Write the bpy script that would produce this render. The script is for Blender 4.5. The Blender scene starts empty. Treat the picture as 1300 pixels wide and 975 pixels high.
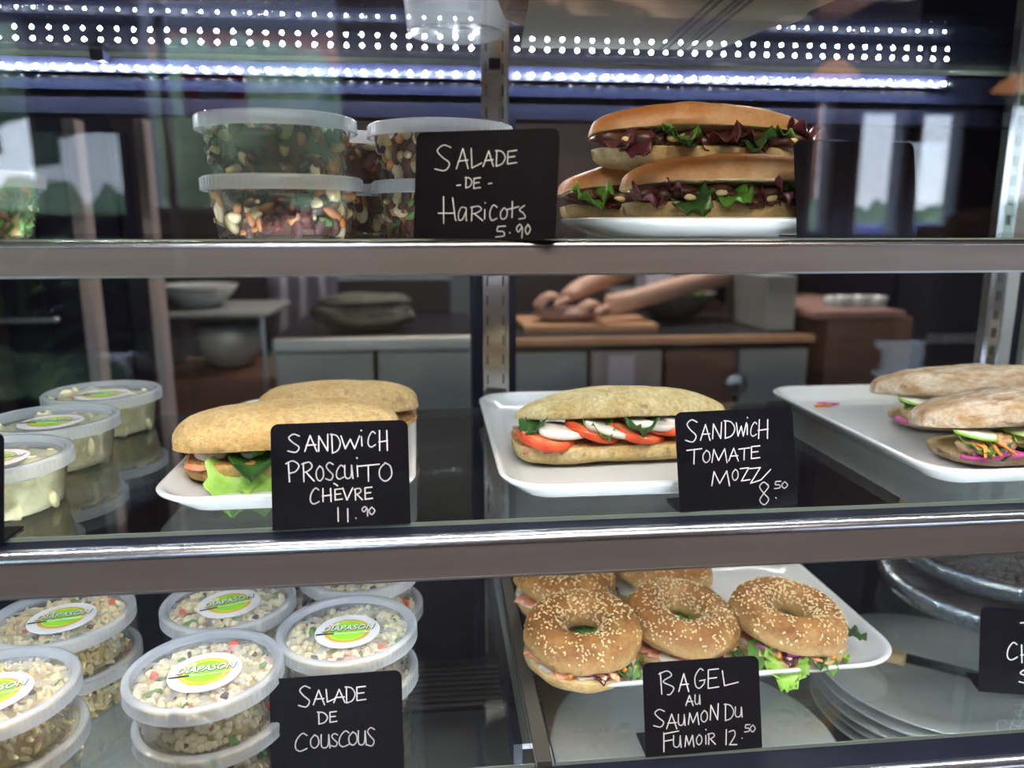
import bpy, bmesh, math, random
import numpy as np
from mathutils import Vector, Matrix, noise, Euler
R = math.radians
PI = math.pi
SC = bpy.context.scene
COL = SC.collection

# ---------------------------------------------------------------- camera
CZ = 1.30
YAW, PITCH = R(5.9), R(11.69)
FPX = 976.0
cam_data = bpy.data.cameras.new('camera')
cam_data.sensor_width = 36.0
cam_data.lens = 36.0 * FPX / 1300.0
cam_data.clip_start = 0.02
cam_data.dof.use_dof = True
cam_data.dof.focus_distance = 0.665
cam_data.dof.aperture_fstop = 3.8
cam = bpy.data.objects.new('camera', cam_data)
COL.objects.link(cam)
cam.location = (0, 0, CZ)
cam.rotation_euler = Euler((R(90) - PITCH, 0, -YAW), 'XYZ')
SC.camera = cam

# ---------------------------------------------------------------- world, exposure
SC.view_settings.view_transform = 'Standard'
SC.view_settings.look = 'None'
SC.view_settings.gamma = 1.0
SC.view_settings.exposure = 0.38
SC.view_settings.use_curve_mapping = False
world = bpy.data.worlds.new('world')
SC.world = world
world.use_nodes = True
wn, wl = world.node_tree.nodes, world.node_tree.links
wn.clear()
w_out = wn.new('ShaderNodeOutputWorld'); w_bg = wn.new('ShaderNodeBackground')
w_tc = wn.new('ShaderNodeTexCoord'); w_sep = wn.new('ShaderNodeSeparateXYZ'); w_cr = wn.new('ShaderNodeValToRGB')
wl.new(w_tc.outputs['Generated'], w_sep.inputs[0]); wl.new(w_sep.outputs['Z'], w_cr.inputs[0])
w_cr.color_ramp.elements[0].position = 0.0; w_cr.color_ramp.elements[0].color = (0.80, 0.88, 1.0, 1)
w_cr.color_ramp.elements[1].position = 0.6; w_cr.color_ramp.elements[1].color = (0.40, 0.58, 1.0, 1)
wl.new(w_cr.outputs[0], w_bg.inputs[0]); wl.new(w_bg.outputs[0], w_out.inputs[0])
w_bg.inputs[1].default_value = 10.0
cy = SC.cycles
cy.max_bounces = 9; cy.diffuse_bounces = 3; cy.glossy_bounces = 5; cy.transmission_bounces = 6
cy.transparent_max_bounces = 40
cy.sample_clamp_indirect = 4.0
cy.caustics_reflective = False; cy.caustics_refractive = False
cy.use_denoising = True

def area(name, loc, rot, sx, sy, power, color):
    l = bpy.data.lights.new(name, 'AREA'); l.shape = 'RECTANGLE'; l.size = sx; l.size_y = sy
    l.energy = power; l.color = color
    o = bpy.data.objects.new(name, l); COL.objects.link(o); o.location = loc; o.rotation_euler = rot
    return o

sun_d = bpy.data.lights.new('sun', 'SUN'); sun_d.energy = 5.0; sun_d.angle = R(1); sun_d.color = (1.0, .95, .86)
sun = bpy.data.objects.new('sun', sun_d); COL.objects.link(sun); sun.rotation_euler = (R(-42), 0, R(12))
KITCHEN_W, SHOP_W = 42.0, 34.0
area('kitchen_ceiling_light', (0.6, 2.55, 2.70), (0, 0, 0), 1.6, 0.5, KITCHEN_W, (1.0, 0.88, 0.78))
area('shop_ceiling_light', (0.3, -1.1, 2.70), (0, 0, 0), 1.8, 0.5, SHOP_W, (1.0, 0.86, 0.70))
COOL = (0.90, 0.95, 1.0)

# ---------------------------------------------------------------- pixel rays (frame 1300 x 975) to find real places
_f = Vector((math.sin(YAW) * math.cos(PITCH), math.cos(YAW) * math.cos(PITCH), -math.sin(PITCH)))
_r = Vector((math.cos(YAW), -math.sin(YAW), 0)); _u = _r.cross(_f)
def at(px, py, z=None, y=None):
    d = _f + _r * ((px - 650) / FPX) - _u * ((py - 487.5) / FPX)
    t = (z - CZ) / d.z if z is not None else y / d.y
    return Vector((0, 0, CZ)) + d * t

# ---------------------------------------------------------------- materials
MATS = {}
def new_mat(name):
    m = bpy.data.materials.new(name); m.use_nodes = True
    m.node_tree.nodes.clear(); MATS[name] = m
    return m, m.node_tree.nodes, m.node_tree.links

def mat(name, c1, c2=None, scale=40, rough=0.5, metal=0.0, bump=0.0, bscale=None, sss=0.0, detail=4, lo=0.35, hi=0.65,
        spec=0.5, stretch=None, rough2=None, c3=None, scale3=12, lo3=0.55, hi3=0.7, coat=0.0, emit=None, bdist=0.001, grain=0.0, gscale=300, zmix=None):
    m, n, l = new_mat(name)
    out = n.new('ShaderNodeOutputMaterial'); b = n.new('ShaderNodeBsdfPrincipled')
    l.new(b.outputs[0], out.inputs[0])
    b.inputs['Base Color'].default_value = (*c1, 1); b.inputs['Roughness'].default_value = rough
    b.inputs['Metallic'].default_value = metal; b.inputs['Specular IOR Level'].default_value = spec
    b.inputs['Coat Weight'].default_value = coat
    if sss:
        b.inputs['Subsurface Weight'].default_value = sss
        b.inputs['Subsurface Radius'].default_value = (1, .6, .3); b.inputs['Subsurface Scale'].default_value = 0.004
    tc = n.new('ShaderNodeTexCoord'); mp = n.new('ShaderNodeMapping'); l.new(tc.outputs['Object'], mp.inputs[0])
    if stretch: mp.inputs['Scale'].default_value = stretch
    if c2:
        t = n.new('ShaderNodeTexNoise'); t.inputs['Scale'].default_value = scale; t.inputs['Detail'].default_value = detail
        l.new(mp.outputs[0], t.inputs['Vector'])
        r = n.new('ShaderNodeValToRGB'); r.color_ramp.elements[0].position = lo; r.color_ramp.elements[1].position = hi
        r.color_ramp.elements[0].color = (*c1, 1); r.color_ramp.elements[1].color = (*c2, 1)
        l.new(t.outputs[0], r.inputs[0])
        src = r.outputs[0]
        if c3:
            t3 = n.new('ShaderNodeTexNoise'); t3.inputs['Scale'].default_value = scale3; t3.inputs['Detail'].default_value = 6
            t3.inputs['Roughness'].default_value = 0.7
            l.new(mp.outputs[0], t3.inputs['Vector'])
            r3 = n.new('ShaderNodeMapRange'); r3.inputs[1].default_value = lo3; r3.inputs[2].default_value = hi3
            l.new(t3.outputs[0], r3.inputs[0])
            mx = n.new('ShaderNodeMix'); mx.data_type = 'RGBA'; l.new(r3.outputs[0], mx.inputs[0])
            l.new(src, mx.inputs[6]); mx.inputs[7].default_value = (*c3, 1); src = mx.outputs[2]
        if zmix:   # bake colour: paler low on the crust
            sp = n.new('ShaderNodeSeparateXYZ'); l.new(tc.outputs['Object'], sp.inputs[0])
            ad = n.new('ShaderNodeMath'); ad.operation = 'MULTIPLY_ADD'; l.new(t.outputs[0], ad.inputs[0]); ad.inputs[1].default_value = zmix[3]; l.new(sp.outputs['Z'], ad.inputs[2])
            zr = n.new('ShaderNodeMapRange'); zr.inputs[1].default_value = zmix[0]; zr.inputs[2].default_value = zmix[1]; l.new(ad.outputs[0], zr.inputs[0])
            zx = n.new('ShaderNodeMix'); zx.data_type = 'RGBA'; l.new(zr.outputs[0], zx.inputs[0]); zx.inputs[6].default_value = (*zmix[2], 1); l.new(src, zx.inputs[7]); src = zx.outputs[2]
        if grain:
            tg = n.new('ShaderNodeTexNoise'); tg.inputs['Scale'].default_value = gscale; tg.inputs['Detail'].default_value = 5; tg.inputs['Roughness'].default_value = .75
            l.new(mp.outputs[0], tg.inputs['Vector'])
            gr = n.new('ShaderNodeMapRange'); gr.inputs[1].default_value = .3; gr.inputs[2].default_value = .7; gr.inputs[3].default_value = 1 - grain; gr.inputs[4].default_value = 1 + grain * .5
            l.new(tg.outputs[0], gr.inputs[0])
            vm = n.new('ShaderNodeVectorMath'); vm.operation = 'SCALE'; l.new(src, vm.inputs[0]); l.new(gr.outputs[0], vm.inputs['Scale']); src = vm.outputs[0]
        l.new(src, b.inputs['Base Color'])
        if rough2 is not None:
            mr = n.new('ShaderNodeMapRange'); mr.inputs[3].default_value = rough; mr.inputs[4].default_value = rough2
            l.new(t.outputs[0], mr.inputs[0]); l.new(mr.outputs[0], b.inputs['Roughness'])
    if bump:
        tb = n.new('ShaderNodeTexNoise'); tb.inputs['Scale'].default_value = bscale or scale * 2; tb.inputs['Detail'].default_value = 6
        l.new(mp.outputs[0], tb.inputs['Vector'])
        bp = n.new('ShaderNodeBump'); bp.inputs['Strength'].default_value = bump; bp.inputs['Distance'].default_value = bdist
        l.new(tb.outputs[0], bp.inputs['Height']); l.new(bp.outputs[0], b.inputs['Normal'])
    if emit:
        b.inputs['Emission Color'].default_value = (*emit[0], 1); b.inputs['Emission Strength'].default_value = emit[1]
    return m

def thin_glass(name, tint, f0=0.04, gain=1.0, veil=0.0, veil_col=(0.8, 0.85, 0.85), rough=0.0, bump=0.0, veil_noise=False, nscale=40, trl=0.5):
    """clear sheet: transparent body, Schlick mirror on its faces, an optional milky veil inside"""
    m, n, l = new_mat(name)
    out = n.new('ShaderNodeOutputMaterial')
    tr = n.new('ShaderNodeBsdfTransparent'); tr.inputs[0].default_value = (*tint, 1)
    gl = n.new('ShaderNodeBsdfGlossy'); gl.inputs['Roughness'].default_value = rough
    body = tr.outputs[0]
    if veil:
        d = n.new('ShaderNodeBsdfDiffuse'); d.inputs[0].default_value = (*veil_col, 1)
        tl = n.new('ShaderNodeBsdfTranslucent'); tl.inputs[0].default_value = (*veil_col, 1)
        a = n.new('ShaderNodeMixShader'); a.inputs[0].default_value = trl; l.new(d.outputs[0], a.inputs[1]); l.new(tl.outputs[0], a.inputs[2])
        v = n.new('ShaderNodeMixShader'); v.inputs[0].default_value = veil; l.new(tr.outputs[0], v.inputs[1]); l.new(a.outputs[0], v.inputs[2])
        if veil_noise:
            t = n.new('ShaderNodeTexNoise'); t.inputs['Scale'].default_value = nscale; t.inputs['Detail'].default_value = 5
            tc = n.new('ShaderNodeTexCoord'); l.new(tc.outputs['Object'], t.inputs['Vector'])
            mr = n.new('ShaderNodeMapRange'); mr.inputs[1].default_value = .3; mr.inputs[2].default_value = .75
            mr.inputs[3].default_value = veil * .5; mr.inputs[4].default_value = min(1, veil * 1.6)
            l.new(t.outputs[0], mr.inputs[0]); l.new(mr.outputs[0], v.inputs[0])
        body = v.outputs[0]
    lw = n.new('ShaderNodeLayerWeight'); lw.inputs[0].default_value = 0.5
    p = n.new('ShaderNodeMath'); p.operation = 'POWER'; p.inputs[1].default_value = 5; l.new(lw.outputs['Facing'], p.inputs[0])
    ma = n.new('ShaderNodeMath'); ma.operation = 'MULTIPLY_ADD'; ma.inputs[1].default_value = (1 - f0) * gain; ma.inputs[2].default_value = f0 * gain
    ma.use_clamp = True
    l.new(p.outputs[0], ma.inputs[0])
    mx = n.new('ShaderNodeMixShader'); l.new(ma.outputs[0], mx.inputs[0]); l.new(body, mx.inputs[1]); l.new(gl.outputs[0], mx.inputs[2])
    l.new(mx.outputs[0], out.inputs[0])
    if bump:
        tb = n.new('ShaderNodeTexNoise'); tb.inputs['Scale'].default_value = 60; tb.inputs['Detail'].default_value = 4
        tc = n.new('ShaderNodeTexCoord'); l.new(tc.outputs['Object'], tb.inputs['Vector'])
        bp = n.new('ShaderNodeBump'); bp.inputs['Strength'].default_value = bump; bp.inputs['Distance'].default_value = .003
        l.new(tb.outputs[0], bp.inputs['Height']); l.new(bp.outputs[0], gl.inputs['Normal'])
        l.new(bp.outputs[0], lw.inputs['Normal'])
    return m

def emis(name, col, s):
    m, n, l = new_mat(name)
    out = n.new('ShaderNodeOutputMaterial'); e = n.new('ShaderNodeEmission')
    e.inputs[0].default_value = (*col, 1); e.inputs[1].default_value = s; l.new(e.outputs[0], out.inputs[0])
    return m

M_glass_front = thin_glass('front_glass', (0.985, 0.99, 0.99), gain=0.95)
M_glass_door = thin_glass('door_glass', (0.90, 0.92, 0.93), gain=0.55)
M_glass_shelf = thin_glass('shelf_glass', (0.88, 0.905, 0.90), gain=2.0, f0=0.05)
M_glass_top = thin_glass('top_shelf_glass', (0.94, 0.955, 0.95), gain=.8)
M_glass_edge = mat('shelf_glass_edge', (0.25, 0.32, 0.30), rough=0.1)
M_tub = thin_glass('tub_plastic', (0.97, 0.98, 0.985), gain=1.0, veil=0.05, veil_col=(.9, .92, .93), rough=.05)
M_lid = thin_glass('lid_plastic', (0.95, 0.96, 0.98), gain=0.9, veil=0.24, veil_col=(.86, .90, .95), rough=.18, veil_noise=True, nscale=70)
M_rim = thin_glass('lid_rim_plastic', (0.95, 0.96, 0.98), gain=0.8, veil=0.42, veil_col=(.80, .86, .94), rough=.2)
M_film = thin_glass('cling_film', (0.93, 0.97, 1.0), gain=2.2, f0=.07, veil=0.08, veil_col=(.75, .88, 1.0), rough=.12, bump=1.0)
M_led_lens = thin_glass('led_lens', (0.98, 0.99, 1.0), gain=1.0, veil=.025, veil_col=(.8, .88, 1.0), rough=.1)
M_alu = mat('aluminium', (0.62, 0.64, 0.68), rough=0.28, metal=1.0)
M_chrome = mat('polished_steel', (0.72, 0.73, 0.76), rough=0.16, metal=1.0)
M_fascia = mat('brushed_fascia', (0.30, 0.265, 0.28), (0.25, 0.22, 0.235), scale=60, rough=0.34, metal=0.55, rough2=.45, stretch=(.05, 1, 1))
M_navy = mat('navy_frame', (0.004, 0.005, 0.016), (0.007, 0.009, 0.022), scale=8, rough=0.45, spec=.15)
M_navygloss = mat('navy_gloss', (0.007, 0.009, 0.022), rough=0.16, spec=.35)
M_railgrey = mat('rail_grey', (0.11, 0.105, 0.095), rough=.3, metal=.5)
M_nosing = mat('nosing_steel', (0.62, 0.62, 0.68), rough=0.24, metal=1.0)
M_deck = mat('dark_deck', (0.02, 0.024, 0.035), (0.03, 0.034, 0.045), scale=20, rough=0.30)
M_black = mat('black_plastic', (0.012, 0.012, 0.016), rough=0.4)
M_board = mat('blackboard', (0.0025, 0.0025, 0.006), (0.004, 0.004, 0.009), scale=50, rough=0.45, spec=.12)
M_chalk = mat('chalk_ink', (0.86, 0.87, 0.93), rough=0.8)
M_porcelain = mat('white_porcelain', (0.62, 0.64, 0.655), rough=0.12, spec=.5, coat=.3)
M_white = mat('sticker_white', (0.62, 0.62, 0.65), rough=0.5)
M_gold = mat('sticker_gold', (0.55, 0.38, 0.06), rough=0.5)
M_green = mat('sticker_green', (0.25, 0.60, 0.03), rough=0.5)
M_dkgreen = mat('sticker_dark', (0.01, 0.05, 0.005), rough=0.5)
M_yellow = mat('sticker_yellow', (0.80, 0.72, 0.10), rough=0.5)
# food
M_ciab = mat('ciabatta_crust', (0.58, 0.35, 0.115), (0.72, 0.52, 0.24), scale=30, rough=0.78, bump=1.0, bscale=110, detail=8, c3=(0.34, 0.13, 0.045), scale3=30, lo3=.54, hi3=.74, bdist=.004, grain=.35, gscale=220)
M_ciab_dusty = mat('floury_crust', (0.40, 0.25, 0.12), (0.62, 0.53, 0.42), scale=55, rough=0.85, bump=1.0, bscale=130, c3=(0.30, 0.15, 0.06), scale3=34, lo3=.55, hi3=.72, stretch=(.7, 1.6, 1), bdist=.005, grain=.35, gscale=160)
M_ciab_pale = mat('pale_crust', (0.55, 0.40, 0.16), (0.70, 0.58, 0.31), scale=45, rough=0.8, bump=1.0, bscale=120, detail=8, c3=(0.24, 0.15, 0.07), scale3=60, lo3=.60, hi3=.74, bdist=.004, grain=.35, gscale=220)
M_cut = mat('toasted_cut_edge', (0.36, 0.15, 0.04), (0.58, 0.34, 0.14), scale=120, rough=.8, bump=1.0, bscale=200, grain=.3, bdist=.003)
M_crumb = mat('bread_crumb', (0.66, 0.52, 0.28), (0.56, 0.42, 0.20), scale=60, rough=.85, bump=.8, bscale=200)
M_bag_top = mat('baguette_top', (0.40, 0.145, 0.042), (0.56, 0.26, 0.10), scale=18, rough=0.42, bump=.3, bscale=120, c3=(0.58, 0.38, 0.22), scale3=14, lo3=.50, hi3=.75, spec=.45, grain=.22, gscale=200, bdist=.002, zmix=(-.004, .014, (.54, .33, .14), .010))
M_bag_bot = mat('baguette_side', (0.60, 0.46, 0.24), (0.50, 0.33, 0.14), scale=30, rough=0.6, bump=.5, bscale=100, grain=.25, bdist=.002)
M_bagel = mat('bagel_crust', (0.24, 0.080, 0.012), (0.42, 0.19, 0.045), scale=28, rough=0.5, bump=1.0, bscale=150, detail=8, c3=(0.50, 0.32, 0.13), scale3=26, lo3=.56, hi3=.74, bdist=.0035, grain=.30, gscale=260, zmix=(.010, .023, (.50, .31, .12), .012))
M_bagel_side = mat('bagel_side', (0.48, 0.30, 0.11), (0.58, 0.42, 0.19), scale=60, rough=0.75, bump=.8, bscale=160, c3=(.34, .2, .08), scale3=70, lo3=.6, hi3=.72, grain=.35, bdist=.003)
M_seed = mat('sesame_seed', (0.80, 0.66, 0.38), rough=0.5)
M_cheese = mat('cream_cheese', (0.90, 0.88, 0.82), rough=0.5, bump=.3, bscale=100)
M_tomato = mat('tomato_skin', (0.66, 0.065, 0.02), (0.78, 0.14, 0.04), scale=40, rough=0.22, sss=.1)
M_tomflesh = mat('tomato_flesh', (0.76, 0.16, 0.06), (0.85, 0.30, 0.14), scale=90, rough=0.25, bump=.4, bscale=150, sss=.1)
M_moz = mat('mozzarella', (0.88, 0.84, 0.76), (0.82, 0.77, 0.66), scale=60, rough=0.35, sss=.1)
M_leaf = mat('lettuce_green', (0.045, 0.16, 0.015), (0.11, 0.28, 0.035), scale=50, rough=0.4, bump=.6, bscale=120)
M_leaf_lt = mat('lettuce_light', (0.20, 0.44, 0.05), (0.36, 0.60, 0.12), scale=60, rough=0.4, bump=.6, bscale=120)
M_leaf_dk = mat('spinach_dark', (0.015, 0.055, 0.012), (0.035, 0.11, 0.02), scale=50, rough=0.35, bump=.5, bscale=100)
M_leaf_red = mat('red_leaf', (0.045, 0.008, 0.016), (0.10, 0.02, 0.03), scale=50, rough=0.35, bump=.6, bscale=100)
M_onion = mat('pickled_onion', (0.42, 0.035, 0.24), (0.62, 0.12, 0.40), scale=90, rough=0.28)
M_carrot = mat('carrot', (0.78, 0.24, 0.03), (0.85, 0.36, 0.07), scale=70, rough=0.45)
M_salmon = mat('smoked_salmon', (0.78, 0.25, 0.11), (0.88, 0.46, 0.30), scale=110, rough=0.3, stretch=(.3, 1.5, 1), sss=.1)
M_chicken = mat('roast_chicken', (0.55, 0.32, 0.15), (0.72, 0.52, 0.32), scale=70, rough=0.5, bump=.8)
M_ham = mat('cured_ham', (0.48, 0.12, 0.07), (0.66, 0.28, 0.18), scale=60, rough=0.4)
M_meat = mat('dark_filling', (0.035, 0.010, 0.008), (0.085, 0.028, 0.015), scale=60, rough=0.35, bump=.6)
M_garlic = mat('pale_chunk', (0.80, 0.66, 0.36), rough=.45)
M_couscous = mat('couscous_pearl', (0.78, 0.66, 0.38), (0.86, 0.78, 0.55), scale=20, rough=0.4, sss=.1)
M_coredark = mat('salad_core', (0.36, 0.26, 0.10), (0.50, 0.40, 0.18), scale=120, rough=.6)
M_red = mat('red_pepper', (0.62, 0.05, 0.02), (0.70, 0.12, 0.04), scale=60, rough=.3)
M_olive = mat('black_olive', (0.03, 0.012, 0.035), (0.06, 0.03, 0.06), scale=60, rough=.3)
M_herb = mat('green_herb', (0.06, 0.17, 0.03), (0.12, 0.26, 0.06), scale=60, rough=.45)
M_pasta = mat('pasta_grain', (0.74, 0.55, 0.22), (0.82, 0.68, 0.36), scale=60, rough=.4)
M_pink = mat('ham_cube', (0.70, 0.36, 0.24), (0.78, 0.50, 0.36), scale=60, rough=.4)
M_cream = mat('creamy_potato', (0.60, 0.57, 0.28), (0.82, 0.78, 0.50), scale=60, rough=.38, bump=1.0, bscale=70, bdist=.004, sss=.1)
M_beanbrown = mat('bean_sauce', (0.035, 0.010, 0.004), (0.11, 0.035, 0.010), scale=60, rough=.3, bump=.5)
M_beanwhite = mat('white_bean', (0.62, 0.50, 0.30), (0.72, 0.60, 0.40), scale=60, rough=.35)
M_beandark = mat('dark_bean', (0.05, 0.012, 0.012), (0.09, 0.02, 0.02), scale=60, rough=.3)
M_carrotdull = mat('cooked_carrot', (0.30, 0.10, 0.02), (0.40, 0.16, 0.04), scale=60, rough=.4)
M_garlicdull = mat('cooked_onion', (0.34, 0.27, 0.12), (0.42, 0.34, 0.17), scale=60, rough=.4)
M_choc = mat('chocolate', (0.030, 0.010, 0.006), (0.055, 0.02, 0.012), scale=60, rough=.35, bump=.5)
M_foil = mat('foil', (0.55, 0.72, 0.85), (0.75, 0.85, 0.95), scale=60, rough=.25, metal=.85, bump=1.0, bscale=90, bdist=.004)
M_knifewood = mat('pale_wood', (0.50, 0.36, 0.20), (0.60, 0.46, 0.28), scale=30, rough=.5, stretch=(1, 8, 1))
M_ceramic_grey = mat('stacked_plate', (0.50, 0.52, 0.52), rough=.15, coat=.3)
# room
M_wall = mat('wall_paint', (0.12, 0.095, 0.09), (0.15, 0.12, 0.11), scale=3, rough=.8)
M_wall_k = mat('kitchen_wall', (0.035, 0.03, 0.04), (0.05, 0.042, 0.05), scale=3, rough=.7)
M_ceil = mat('ceiling_paint', (0.05, 0.045, 0.05), rough=.9)
M_floor = mat('floor_tile', (0.16, 0.15, 0.15), (0.2, 0.19, 0.18), scale=4, rough=.4)
M_wood = mat('brown_cabinet', (0.15, 0.075, 0.055), (0.20, 0.10, 0.07), scale=6, rough=.45, stretch=(1, 1, 6))
M_greywood = mat('taupe_panel', (0.34, 0.28, 0.28), (0.42, 0.35, 0.35), scale=10, rough=.5, stretch=(8, 8, .4))
M_tan = mat('wood_board', (0.42, 0.22, 0.12), (0.52, 0.30, 0.17), scale=8, rough=.5, stretch=(1, 8, 8))
M_steel = mat('stainless', (0.45, 0.46, 0.45), (0.55, 0.55, 0.54), scale=8, rough=.32, metal=.8, stretch=(1, 1, 14))
M_steelmatt = mat('stainless_matt', (0.30, 0.31, 0.31), (0.36, 0.37, 0.37), scale=8, rough=.5, metal=.3)
M_brownpink = mat('worn_pink_wood', (0.30, 0.17, 0.15), rough=.5)
M_darktop = mat('dark_worktop', (0.012, 0.012, 0.02), rough=.35)
M_lilac = mat('pale_cloth', (0.62, 0.56, 0.66), rough=.8)
M_darkcloth = mat('dark_cloth', (0.015, 0.018, 0.03), (0.025, 0.028, 0.045), scale=30, rough=.85)
M_towel = mat('grey_towel', (0.085, 0.085, 0.075), (0.12, 0.12, 0.105), scale=40, rough=.9, bump=.5)
M_skin = mat('skin', (0.60, 0.36, 0.27), (0.66, 0.42, 0.32), scale=40, rough=.5, sss=.1)
M_hair = mat('dark_hair', (0.02, 0.012, 0.01), rough=.5)
M_basket = mat('basket_wicker', (0.35, 0.20, 0.12), (0.45, 0.28, 0.17), scale=90, rough=.7, bump=.8)
M_linen = mat('linen_cloth', (0.50, 0.48, 0.38), (0.55, 0.53, 0.43), scale=150, rough=.9, bump=.2)
M_stripe = mat('charcoal_stripe', (0.07, 0.07, 0.08), rough=.9)
M_winframe = mat('window_frame', (0.55, 0.55, 0.56), rough=.5)
M_brownpost = mat('brown_post', (0.09, 0.05, 0.04), rough=.5)
M_redsign = mat('red_sign', (0.75, 0.07, 0.05), rough=.5)
M_foliage = mat('tree_foliage', (0.16, 0.26, 0.12), (0.34, 0.44, 0.24), scale=6, rough=.7, bump=1.0, bscale=8)
M_brick = mat('far_brick', (0.40, 0.16, 0.10), (0.50, 0.22, 0.14), scale=3, rough=.8)
M_street = mat('street', (0.3, 0.3, 0.3), (0.36, 0.36, 0.35), scale=2, rough=.8)
M_orange = mat('orange_shade', (0.80, 0.28, 0.06), rough=.4, emit=((1.0, .42, .15), 2.5))
M_terracotta = mat('terracotta', (0.40, 0.14, 0.07), rough=.7)

# ---------------------------------------------------------------- mesh helpers
def mobj(name, verts, faces, mats, parent=None, smooth=True, midx=None):
    me = bpy.data.meshes.new(name)
    me.from_pydata([tuple(v) for v in verts], [], faces)
    for m in (mats if isinstance(mats, (list, tuple)) else [mats]): me.materials.append(m)
    if midx is not None: me.polygons.foreach_set('material_index', midx)
    if smooth: me.polygons.foreach_set('use_smooth', [True] * len(me.polygons))
    me.update()
    o = bpy.data.objects.new(name, me); COL.objects.link(o)
    if parent is not None: o.parent = parent
    return o

class MB:
    def __init__(s): s.v = []; s.f = []; s.m = []
    def add(s, verts, faces, mi=0, M=None):
        b = len(s.v)
        s.v += [tuple(M @ Vector(v)) if M is not None else tuple(v) for v in verts]
        s.f += [tuple(i + b for i in f) for f in faces]; s.m += [mi] * len(faces)
        return s
    def box(s, x0, x1, y0, y1, z0, z1, mi=0, M=None):
        v = [(x0, y0, z0), (x1, y0, z0), (x1, y1, z0), (x0, y1, z0), (x0, y0, z1), (x1, y0, z1), (x1, y1, z1), (x0, y1, z1)]
        return s.add(v, [(0, 3, 2, 1), (4, 5, 6, 7), (0, 1, 5, 4), (1, 2, 6, 5), (2, 3, 7, 6), (3, 0, 4, 7)], mi, M)
    def lathe(s, prof, n=48, mi=0, M=None, closed=False, sx=1, sy=1):
        v = []; f = []
        for (r, z) in prof:
            for k in range(n):
                a = 2 * PI * k / n; v.append((r * math.cos(a) * sx, r * math.sin(a) * sy, z))
        m = len(prof)
        for i in range(m - 1 if not closed else m):
            j = (i + 1) % m
            for k in range(n):
                k2 = (k + 1) % n; f.append((i * n + k, i * n + k2, j * n + k2, j * n + k))
        return s.add(v, f, mi, M)
    def disc(s, r, z, n=48, mi=0, M=None, th=0.0):
        v = [(r * math.cos(2 * PI * k / n), r * math.sin(2 * PI * k / n), z) for k in range(n)]
        s.add(v, [tuple(range(n))], mi, M)
        return s
    def tube(s, pts, r, n=8, mi=0, M=None, cap=True):
        pts = [Vector(p) for p in pts]; rr = r if isinstance(r, (list, tuple)) else [r] * len(pts)
        v = []; f = []; prev = None
        for i, p in enumerate(pts):
            t = (pts[min(i + 1, len(pts) - 1)] - pts[max(i - 1, 0)]).normalized()
            a = t.orthogonal().normalized() if prev is None else (prev - t * prev.dot(t)).normalized()
            prev = a; b = t.cross(a)
            for k in range(n):
                q = 2 * PI * k / n; v.append(p + (a * math.cos(q) + b * math.sin(q)) * rr[i])
        for i in range(len(pts) - 1):
            for k in range(n):
                k2 = (k + 1) % n; f.append((i * n + k, i * n + k2, (i + 1) * n + k2, (i + 1) * n + k))
        if cap:
            f.append(tuple(range(n - 1, -1, -1))); f.append(tuple((len(pts) - 1) * n + k for k in range(n)))
        return s.add(v, f, mi, M)
    def build(s, name, mats, parent=None, smooth=False):
        return mobj(name, s.v, s.f, mats, parent, smooth, s.m)

def bevel(o, w=0.002, seg=2):
    m = o.modifiers.new('bevel', 'BEVEL'); m.width = w; m.segments = seg; m.limit_method = 'ANGLE'; m.angle_limit = R(40)
    return o

def thing(name, label, cat, loc=(0, 0, 0), rotz=0.0, group=None):
    o = bpy.data.objects.new(name, None); COL.objects.link(o)
    o.empty_display_size = .02
    o.location = loc; o.rotation_euler = (0, 0, rotz); o['label'] = label; o['category'] = cat
    if group: o['group'] = group
    return o
def tag(o, label, cat, group=None, kind=None):
    o['label'] = label; o['category'] = cat
    if group: o['group'] = group
    if kind: o['kind'] = kind
    return o
def struct(o): o['kind'] = 'structure'; return o
def stuff(o): o['kind'] = 'stuff'; return o
def dup(root, loc, rotz, label, group=None):
    r = root.copy(); COL.objects.link(r); r.location = loc; r.rotation_euler = (root.rotation_euler[0], root.rotation_euler[1], rotz); r['label'] = label
    if group: r['group'] = group
    for ch in list(root.children):
        c = ch.copy(); COL.objects.link(c); c.parent = r
        for g in ch.children:
            d = g.copy(); COL.objects.link(d); d.parent = c
    return r

def fbm(p, sc, seed=0.0, oct=3):
    return noise.fractal(Vector(p) * sc + Vector((seed * 7.13, seed * 3.7, seed * 1.9)), 1.0, 2.0, oct)

def ico(sub):
    bm = bmesh.new(); bmesh.ops.create_icosphere(bm, subdivisions=sub, radius=1.0)
    v = [tuple(x.co) for x in bm.verts]; f = [tuple(a.index for a in x.verts) for x in bm.faces]; bm.free()
    return v, f
ICO1, ICO2, ICO3, ICO4 = ico(1), ico(2), ico(3), ico(4)

def blob(name, rx, ry, rz, m, parent=None, seed=0, amp=.15, sc=1.6, base=ICO3, loc=(0, 0, 0), rot=(0, 0, 0)):
    v = []
    for p in base[0]:
        k = 1 + amp * fbm(p, sc, seed)
        v.append((p[0] * rx * k, p[1] * ry * k, p[2] * rz * k))
    o = mobj(name, v, base[1], m, parent); o.location = loc; o.rotation_euler = rot
    return o

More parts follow.
